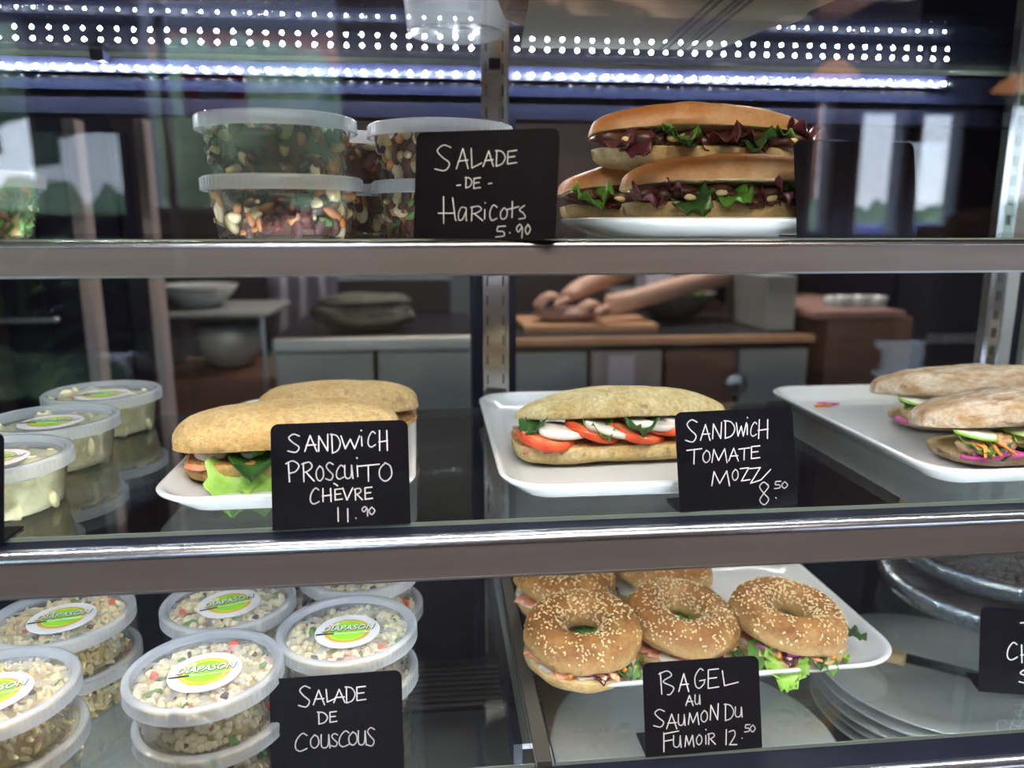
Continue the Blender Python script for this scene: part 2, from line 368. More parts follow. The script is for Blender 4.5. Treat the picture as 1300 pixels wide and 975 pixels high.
def half_loaf(name, L, W, H, mats, parent, seed=1, flip=False, pe=3.0, qe=2.2, amp=.004, nsc=14, n=56, k=40, ridge=0.0, bow=0.0, bow2=0.0, dome=.75,
              loc=(0, 0, 0), rot=(0, 0, 0), taper=0.0, flat_under=.004):
    """one half of a cut loaf along x; dome up (or down when flip); slot 0 crust, slot 1 cut face"""
    v = []; f = []; mi = []
    for i in range(n + 1):
        t = -1 + 2 * i / n
        t = math.copysign(abs(t) ** 0.8, t)
        s = max(0.0, 1 - abs(t) ** pe) ** (1 / qe)
        s = max(s, 0.015)
        ws = s * (1 - taper * t)
        for j in range(k):
            a = 2 * PI * j / k
            ca, sa = math.cos(a), math.sin(a)
            y = W / 2 * ws * math.copysign(abs(ca) ** .8, ca)
            if sa >= 0: z = H * (s ** .7) * abs(sa) ** dome
            else: z = -flat_under * s * abs(sa)
            p = Vector((t * L / 2, y, z))
            d = Vector((t * .3, ca, max(sa, 0) * 1.0 + min(sa, 0) * .3))
            if d.length > 0: d.normalize()
            nz = fbm(p, nsc, seed) + .35 * fbm(p, nsc * 4, seed + 5)
            p += d * amp * nz * (1.0 if sa > -.1 else .45)
            if ridge: p.z += ridge * max(sa, 0) * fbm((p.x * .6, p.y * 2.2, 0), nsc * 2, seed + 9)
            if flip: p.z = -p.z
            p.z += bow * (1 - t * t)
            p.y += bow2 * (1 - t * t)
            v.append(p)
    for i in range(n):
        for j in range(k):
            j2 = (j + 1) % k
            q = (i * k + j, (i + 1) * k + j, (i + 1) * k + j2, i * k + j2)
            if flip: q = q[::-1]
            f.append(q); mi.append(1 if (k / 2 + 1 <= j < k - 1) else 0)
    f.append(tuple(range(k))); f.append(tuple(n * k + j for j in reversed(range(k)))); mi += [0, 0]
    o = mobj(name, v, f, mats, parent, True, mi); o.location = loc; o.rotation_euler = rot
    return o

def leaf(name, L, W, m, parent, loc, rot, seed=0, ruffle=.12, curl=.6, cup=.2, nu=16, nv=11, frill=0.0, stem=None):
    """a leaf along +x from its base, ruffled at the margin; a two-sided thin sheet with a thickened rib"""
    v = []; f = []; rnd = random.Random(seed)
    for i in range(nu + 1):
        u = i / nu
        w = W / 2 * (math.sin(PI * min(1, u * .93 + .06)) ** .6) * (1 + .12 * math.sin(u * 19 + seed))
        for j in range(nv + 1):
            s = -1 + 2 * j / nv
            ed = abs(s) ** 2
            ang = curl * u
            x = L * (math.sin(ang) / curl if curl else u); z0 = -L * (1 - math.cos(ang)) / (curl if curl else 1)
            z = z0 + cup * W * ed - .0015 * (1 - abs(s)) ** 6 + ruffle * W * ed * math.sin(u * 17 + seed * 2 + s * 2.5) + .05 * W * fbm((u * 3, s * 2, seed), 1.5)
            x += frill * W * ed * math.sin(u * 40 + seed)
            v.append((x, s * w * (1 + frill * math.sin(u * 43 + seed)), z))
    for i in range(nu):
        for j in range(nv):
            a = i * (nv + 1) + j; f.append((a, a + nv + 1, a + nv + 2, a + 1))
    o = mobj(name, v, f, m, parent); o.location = loc; o.rotation_euler = rot
    md = o.modifiers.new('thick', 'SOLIDIFY'); md.thickness = .0005
    return o

def scatter(name, base, items, mats, parent=None, mi=None):
    """many small copies joined: items = list of 4x4 numpy-able matrices"""
    bv = np.array(base[0]); nb = len(bv); V = []; F = []; MI = []
    bf = base[1]
    for q, M in enumerate(items):
        A = np.array(M)
        V.append(bv @ A[:3, :3].T + A[:3, 3]); off = q * nb
        F += [tuple(i + off for i in ff) for ff in bf]
        MI += [mi[q] if mi else 0] * len(bf)
    V = np.concatenate(V)
    return stuff(mobj(name, V.tolist(), F, mats, parent, True, MI))

def TRS(loc, rot=(0, 0, 0), sc=(1, 1, 1)):
    return Matrix.LocRotScale(Vector(loc), Euler(rot), Vector(sc))

# ================================================================= SETTING
def sbox(name, x0, x1, y0, y1, z0, z1, m):
    o = MB().box(x0, x1, y0, y1, z0, z1).build(name, m); struct(o); return o
XL, XR, YB, YK, ZC = -3.0, 4.2, -3.0, 4.2, 2.8
sbox('floor', XL, XR, YB, YK, -.1, 0, M_floor)
sbox('ceiling', XL, XR, YB, YK, ZC, ZC + .1, M_ceil)
sbox('wall_left', XL - .1, XL, YB, YK, 0, ZC, M_wall)
sbox('wall_right', XR, XR + .1, YB, YK, 0, ZC, M_wall_k)
sbox('wall_back', XL, XR, YK, YK + .1, 0, ZC, M_wall_k)
# wall with the shop windows, behind the camera; openings found from their mirror images in the front glass
def mir(px, py, Y=4.0):
    p = at(px, py, y=Y); return Vector((p.x, 2 * GLASS_Y - p.y, p.z))
GLASS_Y = 0.500
W_DEPTH = 2 * GLASS_Y - YB
def wx(px): return mir(px, 287, W_DEPTH).x
def wz(py, px=900): return mir(px, py, W_DEPTH).z
win = []   # openings (x0, x1, z0, z1)
win.append((wx(-330), wx(60), 1.34, 2.25))
win.append((wx(195), wx(445), 1.36, 2.55))
win.append((wx(1020), wx(1050), wz(300), wz(120)))
win.append((wx(1078), wx(1140), wz(303), wz(132)))
win.append((wx(1153), wx(1212), wz(303), wz(132)))
win.append((wx(1262), wx(1420), wz(300), wz(120)))
b = MB(); xs = XL
for (x0, x1, z0, z1) in win:
    b.box(xs, x0, YB - .1, YB, 0, ZC); b.box(x0, x1, YB - .1, YB, 0, z0); b.box(x0, x1, YB - .1, YB, z1, ZC); xs = x1
b.box(xs, XR, YB - .1, YB, 0, ZC)
struct(b.build('wall_front', M_brownpost))
for i, (x0, x1, z0, z1) in enumerate(win):
    fr = MB(); t = .025
    fr.box(x0, x0 + t, YB - .09, YB + .01, z0, z1).box(x1 - t, x1, YB - .09, YB + .01, z0, z1)
    fr.box(x0, x1, YB - .09, YB + .01, z0, z0 + t).box(x0, x1, YB - .09, YB + .01, z1 - t, z1)
    o = struct(fr.build('window_%d' % (i + 1), M_winframe))
    MB().box(x0 + t, x1 - t, YB - .055, YB - .05, z0 + t, z1 - t).build('pane', thin_glass('window_pane_%d' % i, (.97, .98, .98)), o)
# outdoors beyond the windows
o = MB().box(-60, 60, -90, YB - .1, -.2, -.12).build('street', M_street); o['kind'] = 'structure'; 
for (x, y, s, hgt, lab) in ((-4.6, -6.0, 1.1, 2.6, 'broad green street tree seen in the left window reflection'), (-1.4, -6.4, .9, 2.2, 'tall green street tree between the two left windows'),
                       (3.2, -11.1, .45, 1.5, 'low yellow-green shrub outside the right window')):
    t = thing('street_tree', lab, 'tree', (x, y, -.12))
    MB().tube([(0, 0, 0), (.03, 0, hgt * .5), (0, .02, hgt * .8)], [.10, .07, .05]).build('trunk', M_brownpost, t, True)
    for q in range(7):
        a = q * 1.9
        blob('foliage', s * .7, s * .6, s * .55, M_foliage, t, seed=q, amp=.5, sc=2.2, loc=(math.cos(a) * s * .55, math.sin(a) * s * .5, hgt + .25 * s * math.sin(q * 2.3)))
for hx0, hx1, hy, hh, lab in ((-9.5, .2, -9.6, 1.75, 'long clipped green hedge outside the left windows'), (2.2, 9.5, -9.5, 1.62, 'clipped yellow-green hedge outside the right windows')):
    v = []; f = []; nx, nz = 60, 16
    for i in range(nx + 1):
        for j in range(nz + 1):
            a = PI * j / nz; x = hx0 + (hx1 - hx0) * i / nx
            w = 1 + .25 * fbm((x, math.cos(a), math.sin(a)), 2.5, hh)
            v.append((x, hy + .45 * math.cos(a) * w, -.12 + hh * (math.sin(a) ** .5) * w))
    for i in range(nx):
        for j in range(nz): q = i * (nz + 1) + j; f.append((q, q + 1, q + nz + 2, q + nz + 1))
    tag(mobj('hedge', v, f, M_foliage), lab, 'hedge')
for bx, by, bw, bh, m_, lab in ((-5.0, -24, 9.0, 7.0, 'M_brick', 'red brick house far behind the hedge on the left'), (9.5, -30, 7.0, 5.0, 'M_wall', 'low brown house far off in the right window')):
    bt = thing('far_house', lab, 'building', (bx, by, -.12))
    MB().box(-bw / 2, bw / 2, -3, 0, 0, bh).build('wall', globals()[m_], bt)
    MB().add([(-bw / 2 - .3, .3, bh), (bw / 2 + .3, .3, bh), (bw / 2 + .3, -3.3, bh), (-bw / 2 - .3, -3.3, bh), (-bw / 2 - .3, -1.5, bh + 1.6), (bw / 2 + .3, -1.5, bh + 1.6)], [(0, 1, 5, 4), (2, 3, 4, 5), (0, 4, 3), (1, 2, 5), (0, 3, 2, 1)]).build('roof', M_stripe, bt)
    for q in range(4):
        MB().box(-bw * .4 + q * bw * .22, -bw * .4 + q * bw * .22 + 1.0, 0, .06, bh * .45, bh * .8).build('window', M_lilac, bt)
ct = thing('parked_car', 'blue parked car outside the right window', 'car', (5.3, -7.2, -.12), R(8))
m = MB(); sec = [(-2.0, .35), (-2.0, .8), (-1.2, .95), (-.7, 1.42), (.6, 1.45), (1.2, .98), (2.0, .85), (2.05, .35)]
v = [(a, -.8, c) for a, c in sec] + [(a, .8, c) for a, c in sec]; n = len(sec)
m.add(v, [(i, (i + 1) % n, n + (i + 1) % n, n + i) for i in range(n)] + [tuple(range(n - 1, -1, -1)), tuple(range(n, 2 * n))])
bevel(m.build('body', mat('car_blue', (.06, .08, .35), rough=.25), ct), .06, 3)
for wxx in (-1.25, 1.3):
    for wy in (-.72, .72): MB().lathe([(0, -.1), (.32, -.1), (.33, .1), (0, .1)], 24, 0, Matrix.Translation((wxx, wy, .33)) @ Matrix.Rotation(PI / 2, 4, 'X')).build('wheel', M_black, ct, True)
MB().box(-.62, .55, .80, .815, 1.0, 1.36).build('side_window', M_black, ct)
t = thing('far_building', 'brick building across the street with pale window rows', 'building', (5.6, -12, -.12))
MB().box(-2.2, 1.0, -.5, 0, 0, 4.5).build('wall', M_brick, t)
for i in range(3):
    for j in range(2):
        MB().box(-1.9 + i * 1.0, -1.3 + i * 1.0, 0, .05, .9 + j * 1.7, 2.0 + j * 1.7).build('window', M_lilac, t)
p = mir(272, 115, 3.9)
t = thing('hanging_sign', 'red square hanging sign with a white house shape, reflected in the glass', 'sign', p)
bevel(MB().box(-.145, .145, -.01, .01, -.12, .12).build('panel', M_redsign, t), .01)
o = MB().add([(-.06, .013, -.05), (.06, .013, -.05), (.06, .013, .02), (.085, .013, .02), (0, .013, .085), (-.085, .013, .02), (-.06, .013, .02)], [tuple(range(6, -1, -1))]).build('house_mark', M_white, t)
MB().tube([(0, 0, .12), (0, 0, ZC - p.z)], .004).build('cord', M_black, t)
for px, py, lab in ((1060, 92, 'orange pendant lamp nearer the right window'), (1292, 110, 'orange pendant lamp at the far right of the reflection')):
    p = mir(px, py, 3.1)
    t = thing('pendant_lamp', lab, 'lamp', p, group='orange pendant lamps')
    MB().lathe([(.012, .05), (.045, .035), (.095, -.012), (.092, -.014), (.04, .03)], 32).build('shade', M_orange, t, True)
    MB().tube([(0, 0, .04), (0, 0, ZC - p.z)], .004).build('cord', M_black, t)
p = mir(222, 260, 3.6)
o = MB().tube([(p.x, p.y, 0), (p.x, p.y, ZC)], .022, 16).build('steel_pole', M_alu, None, True); tag(o, 'slim pale steel pole reflected left of the bean salads', 'pole')
t = thing('potted_plant', 'leafy potted plant on the window side, reflected at far left', 'plant', (mir(10, 250, 3.2).x, 2 * GLASS_Y - 3.2, 0))
MB().lathe([(0, 0), (.13, 0), (.17, .45), (.155, .45), (.15, .40), (0, .40)], 24).build('pot', M_terracotta, t, True)
rnd = random.Random(4)
for i in range(26):
    a = rnd.uniform(0, 2 * PI); hh = rnd.uniform(.5, 1.15)
    leaf('leaf', rnd.uniform(.25, .45), .09, M_leaf_lt if i % 3 else M_leaf, t, (0.03 * math.cos(a), .03 * math.sin(a), hh), (0, -rnd.uniform(.1, .9), a), seed=i, nu=8, nv=4)
MB().tube([(0, 0, .4), (0, 0, 1.15)], .015).build('stem', M_herb, t, True)
# counter inside the shop behind the camera (right): loaves on a sill
sx0, sx1 = wx(1160), wx(1330)
t = thing('bread_basket', 'tan basket of long loaves below the right window, reflected', 'basket', ((sx0 + sx1) / 2, YB + .35, 0))
MB().box(-.55, .55, -.18, .18, 0, 1.16).build('stand', M_winframe, t)
MB().box(-.5, .5, -.16, .16, 1.16, 1.30).build('basket_body', M_basket, t)
for i in range(3):
    half_loaf('loaf', .8, .12, .10, [M_bag_top, M_crumb], t, seed=i, n=20, k=16, loc=(0, -.1 + i * .1, 1.30), rot=(0, -.06, 0))

# ================================================================= DISPLAY CASE
ZU, ZM, ZL, ZD = 1.290, 1.066, .855, .700
CX0, CX1 = -1.25, 1.45
case = thing('display_case', 'refrigerated glass display case with dark navy frame and steel uprights', 'display case', (0, 0, 0))
def cbox(name, x0, x1, y0, y1, z0, z1, m, par=None, bv=0):
    o = MB().box(x0, x1, y0, y1, z0, z1).build(name, m, par if par is not None else case)
    if bv: bevel(o, bv)
    return o
cbox('front_glass', CX0, CX1, GLASS_Y - .003, GLASS_Y + .003, .78, 1.95, M_glass_front)
cbox('base', CX0, CX1, .49, 1.06, .0, ZD - .02, M_navy)
cbox('deck', CX0, CX1, .49, 1.0, ZD - .02, ZD, M_deck)
cbox('front_sill', CX0, CX1, .49, .515, ZD, .78, M_fascia)
cbox('back_kick_panel', CX0, CX1, .985, 1.0, ZD, .845, M_navy)
zt = at(600, 112, y=1.03).z; zb = at(600, 152, y=1.03).z
cbox('top_header', CX0, CX1, 1.02, 1.06, zb, zt + .02, M_navy)
cbox('top_header_lip', CX0, CX1, 1.012, 1.02, zt - .012, zt + .02, M_navygloss)
cbox('roof_panel', CX0, CX1, .49, 1.06, 1.95, 1.98, M_navy)
cbox('door_sill', CX0, CX1, .985, 1.06, .845, .862, M_navy)
for i, (x0, x1) in enumerate(((CX0, .06), (.10, .735), (.86, CX1))):
    o = cbox('sliding_door', x0, x1, 1.035, 1.041, .862, zb, M_glass_door)
xa, xb = at(599, 430, y=1.02).x, at(654, 430, y=1.02).x
cbox('door_stile', xa, xa + .026, 1.01, 1.06, .862, zb, M_navy)
cbox('door_stile', xb - .018, xb, 1.01, 1.06, .862, zb, M_navy)
def upright(xc, w, y, z0, z1, name='upright_post'):
    m = MB(); t = .0015
    m.box(xc - w / 2, xc + w / 2, y, y + .004, z0, z1)
    m.box(xc - w / 2 - t, xc - w / 2 + t, y - .010, y + .004, z0, z1)
    m.box(xc + w / 2 - t, xc + w / 2 + t, y - .010, y + .004, z0, z1)
    p = m.build(name, M_chrome, case)
    z = z0 + .02; me = None
    while z < z1 - .02:
        for s in (-1, 1):
            if me is None:
                o = MB().box(-.001, .001, -.0006, .0, -.0065, .0065).build('slot', M_black, p); me = o.data
            else:
                o = bpy.data.objects.new('slot', me); COL.objects.link(o); o.parent = p
            o.location = (xc + s * w * .34, y, z)
        z += .0255
    return p
xc = at(629, 430, y=.985).x
upright(xc, .030, .985, ZD, 1.60)
xr = at(1237, 430, y=.985).x
upright(xr + .018, .022, .985, ZD, 1.75)
cbox('side_frame', xr + .032, xr + .056, .985, 1.0, ZD, 1.75, M_steelmatt)
cbox('side_frame_dark', xr + .056, xr + .075, .995, 1.01, ZD, 1.75, M_navy)
cbox('side_frame', xr + .075, xr + .12, .985, 1.0, ZD, 1.75, M_steelmatt)
# vent grille on the deck, between the rear posts
vg = cbox('vent_grille', at(480, 860, z=ZD).x, .085, .868, .955, ZD, ZD + .002, M_navy)
for i in range(8):
    y = .872 + i * .0115
    MB().box(-.10, .083, y, y + .003, ZD + .004, ZD + .0065).build('grille_bar', M_alu, vg)
for i in range(7):
    x = -.085 + i * .027
    MB().box(x, x + .004, .870, .955, ZD + .002, ZD + .004).build('grille_spacer', M_black, vg)

# shelves ----------------------------------------------------------------
def shelf(z, y0, y1, x0, x1, label, fy, ftop, fbot, tr=.0085, pane_split=None, gm=None):
    t = thing('glass_shelf', label, 'shelf', (0, 0, z))
    th = .006
    segs = [(x0, x1)] if pane_split is None else [(x0, pane_split - .006), (pane_split + .012, x1)]
    for a, c in segs:
        m = MB(); m.box(a, c, y0, y1, -th, 0)
        o = m.build('glass_pane', gm or M_glass_shelf, t)
        e = MB(); e.box(a, c, y0 - .0008, y0 - .0001, -th, -.0002).box(a, c, y1 + .0001, y1 + .0008, -th, -.0002)
        e.build('glass_edge', M_glass_edge, t)
    if fy:
        # rounded steel nosing and flat rail, extruded along x
        rn = .0078 if tr > .005 else .004; sec = []
        for q in range(15):
            a = PI * q / 14
            sec.append((fy + rn - math.cos(a) * rn - .0008, ftop - rn + math.sin(a) * rn))
        n = len(sec)
        v = [(x0, a, c) for a, c in sec] + [(x1, a, c) for a, c in sec]
        f = [(i, (i + 1) % n, n + (i + 1) % n, n + i) for i in range(n)] + [tuple(range(n - 1, -1, -1)), tuple(range(n, 2 * n))]
        o = mobj('steel_nosing', v, f, M_nosing, t, True)
        md = o.modifiers.new('edge', 'EDGE_SPLIT'); md.split_angle = R(35)
        MB().box(x0, x1, fy + .008, y0 - .001, -.006, -.0035).build('channel', M_navy, t)
        tr = rn
        MB().box(x0, x1, fy, fy + .0025, fbot, ftop - tr).build('price_rail', M_fascia, t)
        MB().box(x0, x1, fy - .001, fy + .005, fbot - .0015, fbot).build('rail_lip', M_alu, t)
    return t
shelf(1.500, .52, 1.01, CX0, CX1, 'topmost glass shelf seen from below, holding tubs and a basket', .50, -.001, -.03, gm=M_glass_top)
shelf(ZU, .585, .985, CX0, CX1, 'upper glass shelf at eye level with bean salads and baguettes', .560, -.001, -.0245, tr=.004)
shelf(ZM, .588, .975, CX0, CX1, 'middle glass shelf holding three trays of sandwiches', .560, -.002, -.036)
shelf(ZL, .566, .975, CX0, CX1, 'lower glass shelf with couscous tubs and bagel tray', .528, -.002, -.030, pane_split=.0835)
# rail running front to back under the lower shelf
t = thing('shelf_bracket', 'steel bracket rail running front to back between the lower glass panes', 'bracket', (.0835, 0, ZL))
bevel(MB().box(-.004, .0095, .566, .985, -.006, .001).build('rail', M_railgrey, t), .0008)
bevel(MB().box(-.020, -.012, .60, .985, -.036, -.0065).build('web', M_navy, t), .0008)
MB().box(-.012, .0, .60, .985, -.012, -.0065).build('flange', M_alu, t)

OCTA = ([(1, 0, 0), (-1, 0, 0), (0, 1, 0), (0, -1, 0), (0, 0, 1), (0, 0, -1)], [(0, 2, 4), (2, 1, 4), (1, 3, 4), (3, 0, 4), (2, 0, 5), (1, 2, 5), (3, 1, 5), (0, 3, 5)])
LED_K = 2.5
def led_tube(x0, x1, y, z, label, power, tilt, sz=.0028, clips=()):
    t = thing('led_tube', label, 'light strip', (0, y, z))
    m = MB()
    for sgn in (1,):
        if tilt > 0: m.box(x0, x1, -.0105, -.0090, -.006, .008)     # clip strip at the rail side, tube otherwise clear
        else: m.box(x0, x1, .0090, .0105, -.007, .009)
    m.build('housing', M_alu if tilt > 0 else M_navy, t)
    lens = MB(); sec = [(-.0075 * math.cos(PI * q / 8), -.001 - .006 * math.sin(PI * q / 8)) for q in range(9)]
    v = [(x0, a, c) for a, c in sec] + [(x1, a, c) for a, c in sec]
    f = [(i, i + 1, 10 + i, 9 + i) for i in range(8)]
    mobj('lens', v, f, M_led_lens, t)
    n = int((x1 - x0) / .0185); me = None
    led_m = emis('led_diode', COOL, power * LED_K / (n * 4 * math.sqrt(3) * sz * sz * PI))
    for i in range(n):
        x = x0 + .009 + i * (x1 - x0 - .018) / (n - 1)
        if me is None:
            v, f = OCTA; o = mobj('diode', [tuple(c * sz for c in p) for p in v], f, led_m, t, False); me = o.data
        else:
            o = bpy.data.objects.new('diode', me); COL.objects.link(o); o.parent = t
        o.location = (x, 0, -.003)
    for cx in clips:
        MB().box(cx - .007, cx + .007, -.010, .010, .002, .014).build('clip', M_navy, t)
    return t
led_tube(-1.0, 1.2, .576, ZL - .040, 'LED strip hidden behind the lower shelf front rail', 3.0, R(12))  # extra unseen strip, added to brighten the plates stacked on the deck
lx0, lx1 = -.66, at(1201, 100, y=1.0).x
zled = at(650, 92, y=.99).z
led_tube(lx0, lx1, .99, zled, 'bright white LED strip across the back above the upper shelf', 3.2, R(-35), clips=(at(130, 60, y=1.0).x, xc))
z2 = at(650, 22, y=1.0).z
led_tube(lx0, lx1, 1.0, z2, 'faint upper LED strip seen through the topmost shelf', .5, R(-35), sz=.0016)
led_tube(-1.0, 1.2, .576, ZU - .016, 'LED strip hidden behind the upper shelf front rail', 3.4, R(12))
led_tube(-1.0, 1.2, .576, ZM - .022, 'LED strip hidden behind the middle shelf front rail', 3.2, R(12))

# ================================================================= TRAYS AND PLATES
def rr(hx, hy, r, n=8):
    pts = []
    for cx, cy_, a0 in ((hx - r, hy - r, 0), (-hx + r, hy - r, PI / 2), (-hx + r, -hy + r, PI), (hx - r, -hy + r, 1.5 * PI)):
        for q in range(n + 1):
            a = a0 + PI / 2 * q / n; pts.append((cx + r * math.cos(a), cy_ + r * math.sin(a)))
    return pts
def tray(label, x, y, z, hx, hy, r, rotz=0, h=.021, group='white porcelain trays', inset=.024, name='serving_tray', dip=.0):
    prof = [(inset + .006, 0), (inset + .001, .0005), (inset - .004, .003), (.006, h - .007), (.0005, h - .003), (0, h - .0012), (.001, h), (.003, h + .0004), (.006, h - .001), (.009, h - .004), (inset - .003, .0085), (inset + .002, .0065), (inset + .008, .006)]
    v = []; f = []
    for (ins, zz) in prof:
        rad = max(.004, r - ins * .75)
        ring = rr(hx - ins, hy - ins, rad); n = len(ring)
        v += [(a, b_, zz) for a, b_ in ring]
    for i in range(len(prof) - 1):
        for k in range(n):
            k2 = (k + 1) % n; f.append((i * n + k, i * n + k2, (i + 1) * n + k2, (i + 1) * n + k))
    f.append(tuple(range(n - 1, -1, -1))); L_ = (len(prof) - 1) * n; f.append(tuple(L_ + k for k in range(n)))
    o = mobj(name, v, f, M_porcelain); o.location = (x, y, z); o.rotation_euler = (0, 0, rotz)
    sm = o.modifiers.new('edge', 'EDGE_SPLIT'); sm.split_angle = R(50)
    return tag(o, label, 'tray' if name == 'serving_tray' else 'plate', group)
FL = .006
tray('white tray under the two prosciutto sandwiches', -.128, .789, ZM, .108, .184, .042, R(1))
tray('white tray under the tomato mozzarella sandwich', .163, .789, ZM, .108, .184, .042, R(0))
tray('white tray at right under the chicken and onion sandwiches', .552, .789, ZM, .113, .184, .042, R(0))
tray('wide white tray holding the five bagels', .281, .782, ZL, .183, .140, .050, R(1.5))
tray('white oval plate under the stacked baguettes', .252, .735, ZU, .122, .120, .080, h=.016, name='oval_plate', group='white plates')

# stacked plates on the deck, below the lower glass
def plate(name_label, x, y, z, r, group):
    o = MB().lathe([(0, 0), (r * .55, 0), (r * .6, .002), (r * .72, .006), (r, .014), (r + .001, .0155), (r - .002, .016), (r * .72, .0085), (r * .62, .005), (0, .0045)], 64).build('dinner_plate', M_ceramic_grey, None, True)
    o.location = (x, y, z)
    return tag(o, name_label, 'plate', group)
ordn = ['bottom', 'second', 'third', 'fourth', 'fifth', 'topmost', 'seventh']
def pstack(where, x, y, r, n, step, z0=ZD):
    for i in range(n):
        nm = 'topmost' if i == n - 1 else ('bottom' if i == 0 else ordn[i])
        plate('%s plate of the white stack %s' % (nm, where), x + .002 * math.sin(i * 2.1), y + .002 * math.cos(i * 1.7), z0 + i * step, r, 'plates stacked below the lower shelf')
pstack('below the bagel sign', .265, .70, .150, 5, .012)
pstack('below the glass beside the cake pans', .60, .795, .135, 5, .013)
pstack('below the couscous tubs', -.27, .77, .165, 4, .012)
pstack('below the far right sign', .865, .64, .120, 5, .012)
# serving knife on the right stack
kp = (.58, .80, ZD + 4 * .013 + .016)
t = thing('serving_knife', 'pale-handled serving knife lying on the plate stack beside the cake pans', 'knife', kp, R(-35))
bevel(MB().box(-.10, -.01, -.010, .010, .001, .015).build('handle', M_knifewood, t), .004, 3)
MB().add([(-.01, -.010, .006), (.13, -.008, .005), (.15, .012, .005), (-.01, .014, .006), (-.01, -.010, .008), (.13, -.008, .006), (.15, .012, .007), (-.01, .014, .008)],
         [(0, 3, 2, 1), (4, 5, 6, 7), (0, 1, 5, 4), (1, 2, 6, 5), (2, 3, 7, 6), (3, 0, 4, 7)]).build('blade', M_chrome, t)

# ================================================================= PRICE SIGNS
G = {
 'A': [[(0, 1), (.45, 0), (.95, 1)], [(.12, .62), (.9, .58)]],
 'B': ['~', [(.0, .05), (.12, 1)], [(-.1, .12), (.45, -.02), (.75, .18), (.2, .45), (.9, .7), (.7, 1.0), (.5, 1.02)]],
 'C': ['~', [(.95, .12), (.6, 0), (.15, .35), (.05, .8), (.4, 1), (.95, .85)]],
 'D': ['~', [(.08, .0), (.12, 1)], [(-.05, .02), (.6, .08), (.98, .45), (.7, .85), (.1, 1)]],
 'E': [[(.95, .02), (.1, .08), (.12, .98), (1, .9)], [(.12, .5), (.8, .45)]],
 'F': [[(.1, .1), (.12, 1)], [(.1, .15), (1, 0)], [(.12, .5), (.65, .42)]],
 'G': ['~', [(.8, .08), (.5, 0), (.1, .4), (.15, .85), (.5, 1), (.9, .75), (.92, .6)], [(.5, .62), (1, .56)]],
 'H': [[(.1, 0), (.08, 1)], [(.92, 0), (.95, 1)], [(0, .58), (1, .5)]],
 'h': [[(.25, 0), (.32, 1)], [(.75, .05), (.95, .85), (1, .9)], [(0, .62), (.85, .62)]],
 'I': [[(.5, 0), (.5, 1)]],
 'i': [[(.5, .42), (.6, 1)], [(.45, 0), (.55, .04)]],
 'L': [[(.05, 0), (.2, .95), (1, .72)]],
 'M': [[(.02, 1), (.12, .05), (.45, .85), (.82, 0), (1, 1)]],
 'N': [[(.03, 1), (.08, .05), (.88, .98), (.92, -.05)]],
 'O': ['~', [(.5, 0), (.08, .35), (.1, .8), (.5, 1), (.92, .7), (.85, .2), (.45, .0)]],
 'P': ['~', [(.15, .05), (.2, 1)], [(-.05, .12), (.5, -.02), (.98, .2), (.7, .5), (.2, .58)]],
 'R': ['~', [(.1, .05), (.12, 1)], [(-.02, .1), (.6, .0), (.85, .22), (.5, .45), (.15, .52)], [(.3, .5), (1, .98)]],
 'S': ['~', [(.9, .1), (.45, 0), (.1, .2), (.4, .45), (.85, .7), (.6, .97), (.0, .9)]],
 'T': [[(0, .12), (1, 0)], [(.5, .06), (.5, 1)]],
 't': [[(.05, .5), (1, .32)], [(.45, 0), (.5, 1)]],
 'U': ['~', [(.08, 0), (.1, .8), (.4, 1), (.75, .8), (.82, 0)], [(.82, 0), (.95, 1)]],
 'V': [[(0, 0), (.4, 1), (1, 0)]],
 'W': [[(0, 0), (.22, 1), (.5, .25), (.72, 1), (1, 0)]],
 'Z': [[(0, .08), (.85, 0), (.15, 1), (1, .9)]],
 'z': [[(0, .12), (.5, .05), (.05, .95), (.55, .75), (1, .15)]],
 'a': ['~', [(.85, .1), (.3, .05), (.02, .5), (.1, .95), (.5, .9), (.85, .3)], [(.85, .1), (.9, .9), (1, 1)]],
 'c': ['~', [(.9, .15), (.4, .02), (.05, .5), (.3, .98), (.95, .85)]],
 'o': ['~', [(.5, 0), (.05, .4), (.2, .95), (.8, .85), (.9, .3), (.5, 0)]],
 's': ['~', [(.8, .05), (.3, .35), (.75, .6), (.95, .9), (.3, 1)]],
 'x': [[(0, .5), (1, .2)], [(.5, 0), (.5, .9)]],
 '0': ['~', [(.5, 0), (.05, .5), (.45, 1), (.95, .5), (.5, 0)]],
 '1': [[(.5, 0), (.5, 1)]],
 '2': ['~', [(.0, .1), (.6, 0), (.75, .35), (.1, 1)], [(.1, 1), (1, .98)]],
 '5': ['~', [(.95, .02), (.2, .05)], [(.2, .05), (.12, .45), (.75, .5), (.85, .85), (0, .98)]],
 '8': ['~', [(.8, .15), (.45, 0), (.1, .2), (.45, .48), (.9, .75), (.55, 1), (.15, .8), (.5, .48), (.85, .22), (.75, .08)]],
 '9': ['~', [(.9, .2), (.5, 0), (.05, .3), (.4, .55), (.9, .2), (.95, 1)]],
 '.': [[(.4, .4), (.6, .6)]],
 '-': [[(0, .6), (1, .4)]],
 "'": [[(0, 0), (1, 1)]],
 '$': ['~', [(.95, .2), (.5, .1), (.1, .3), (.5, .5), (.9, .72), (.5, .9), (.0, .8)], [(.55, -.05), (.45, 1.1)]],
}
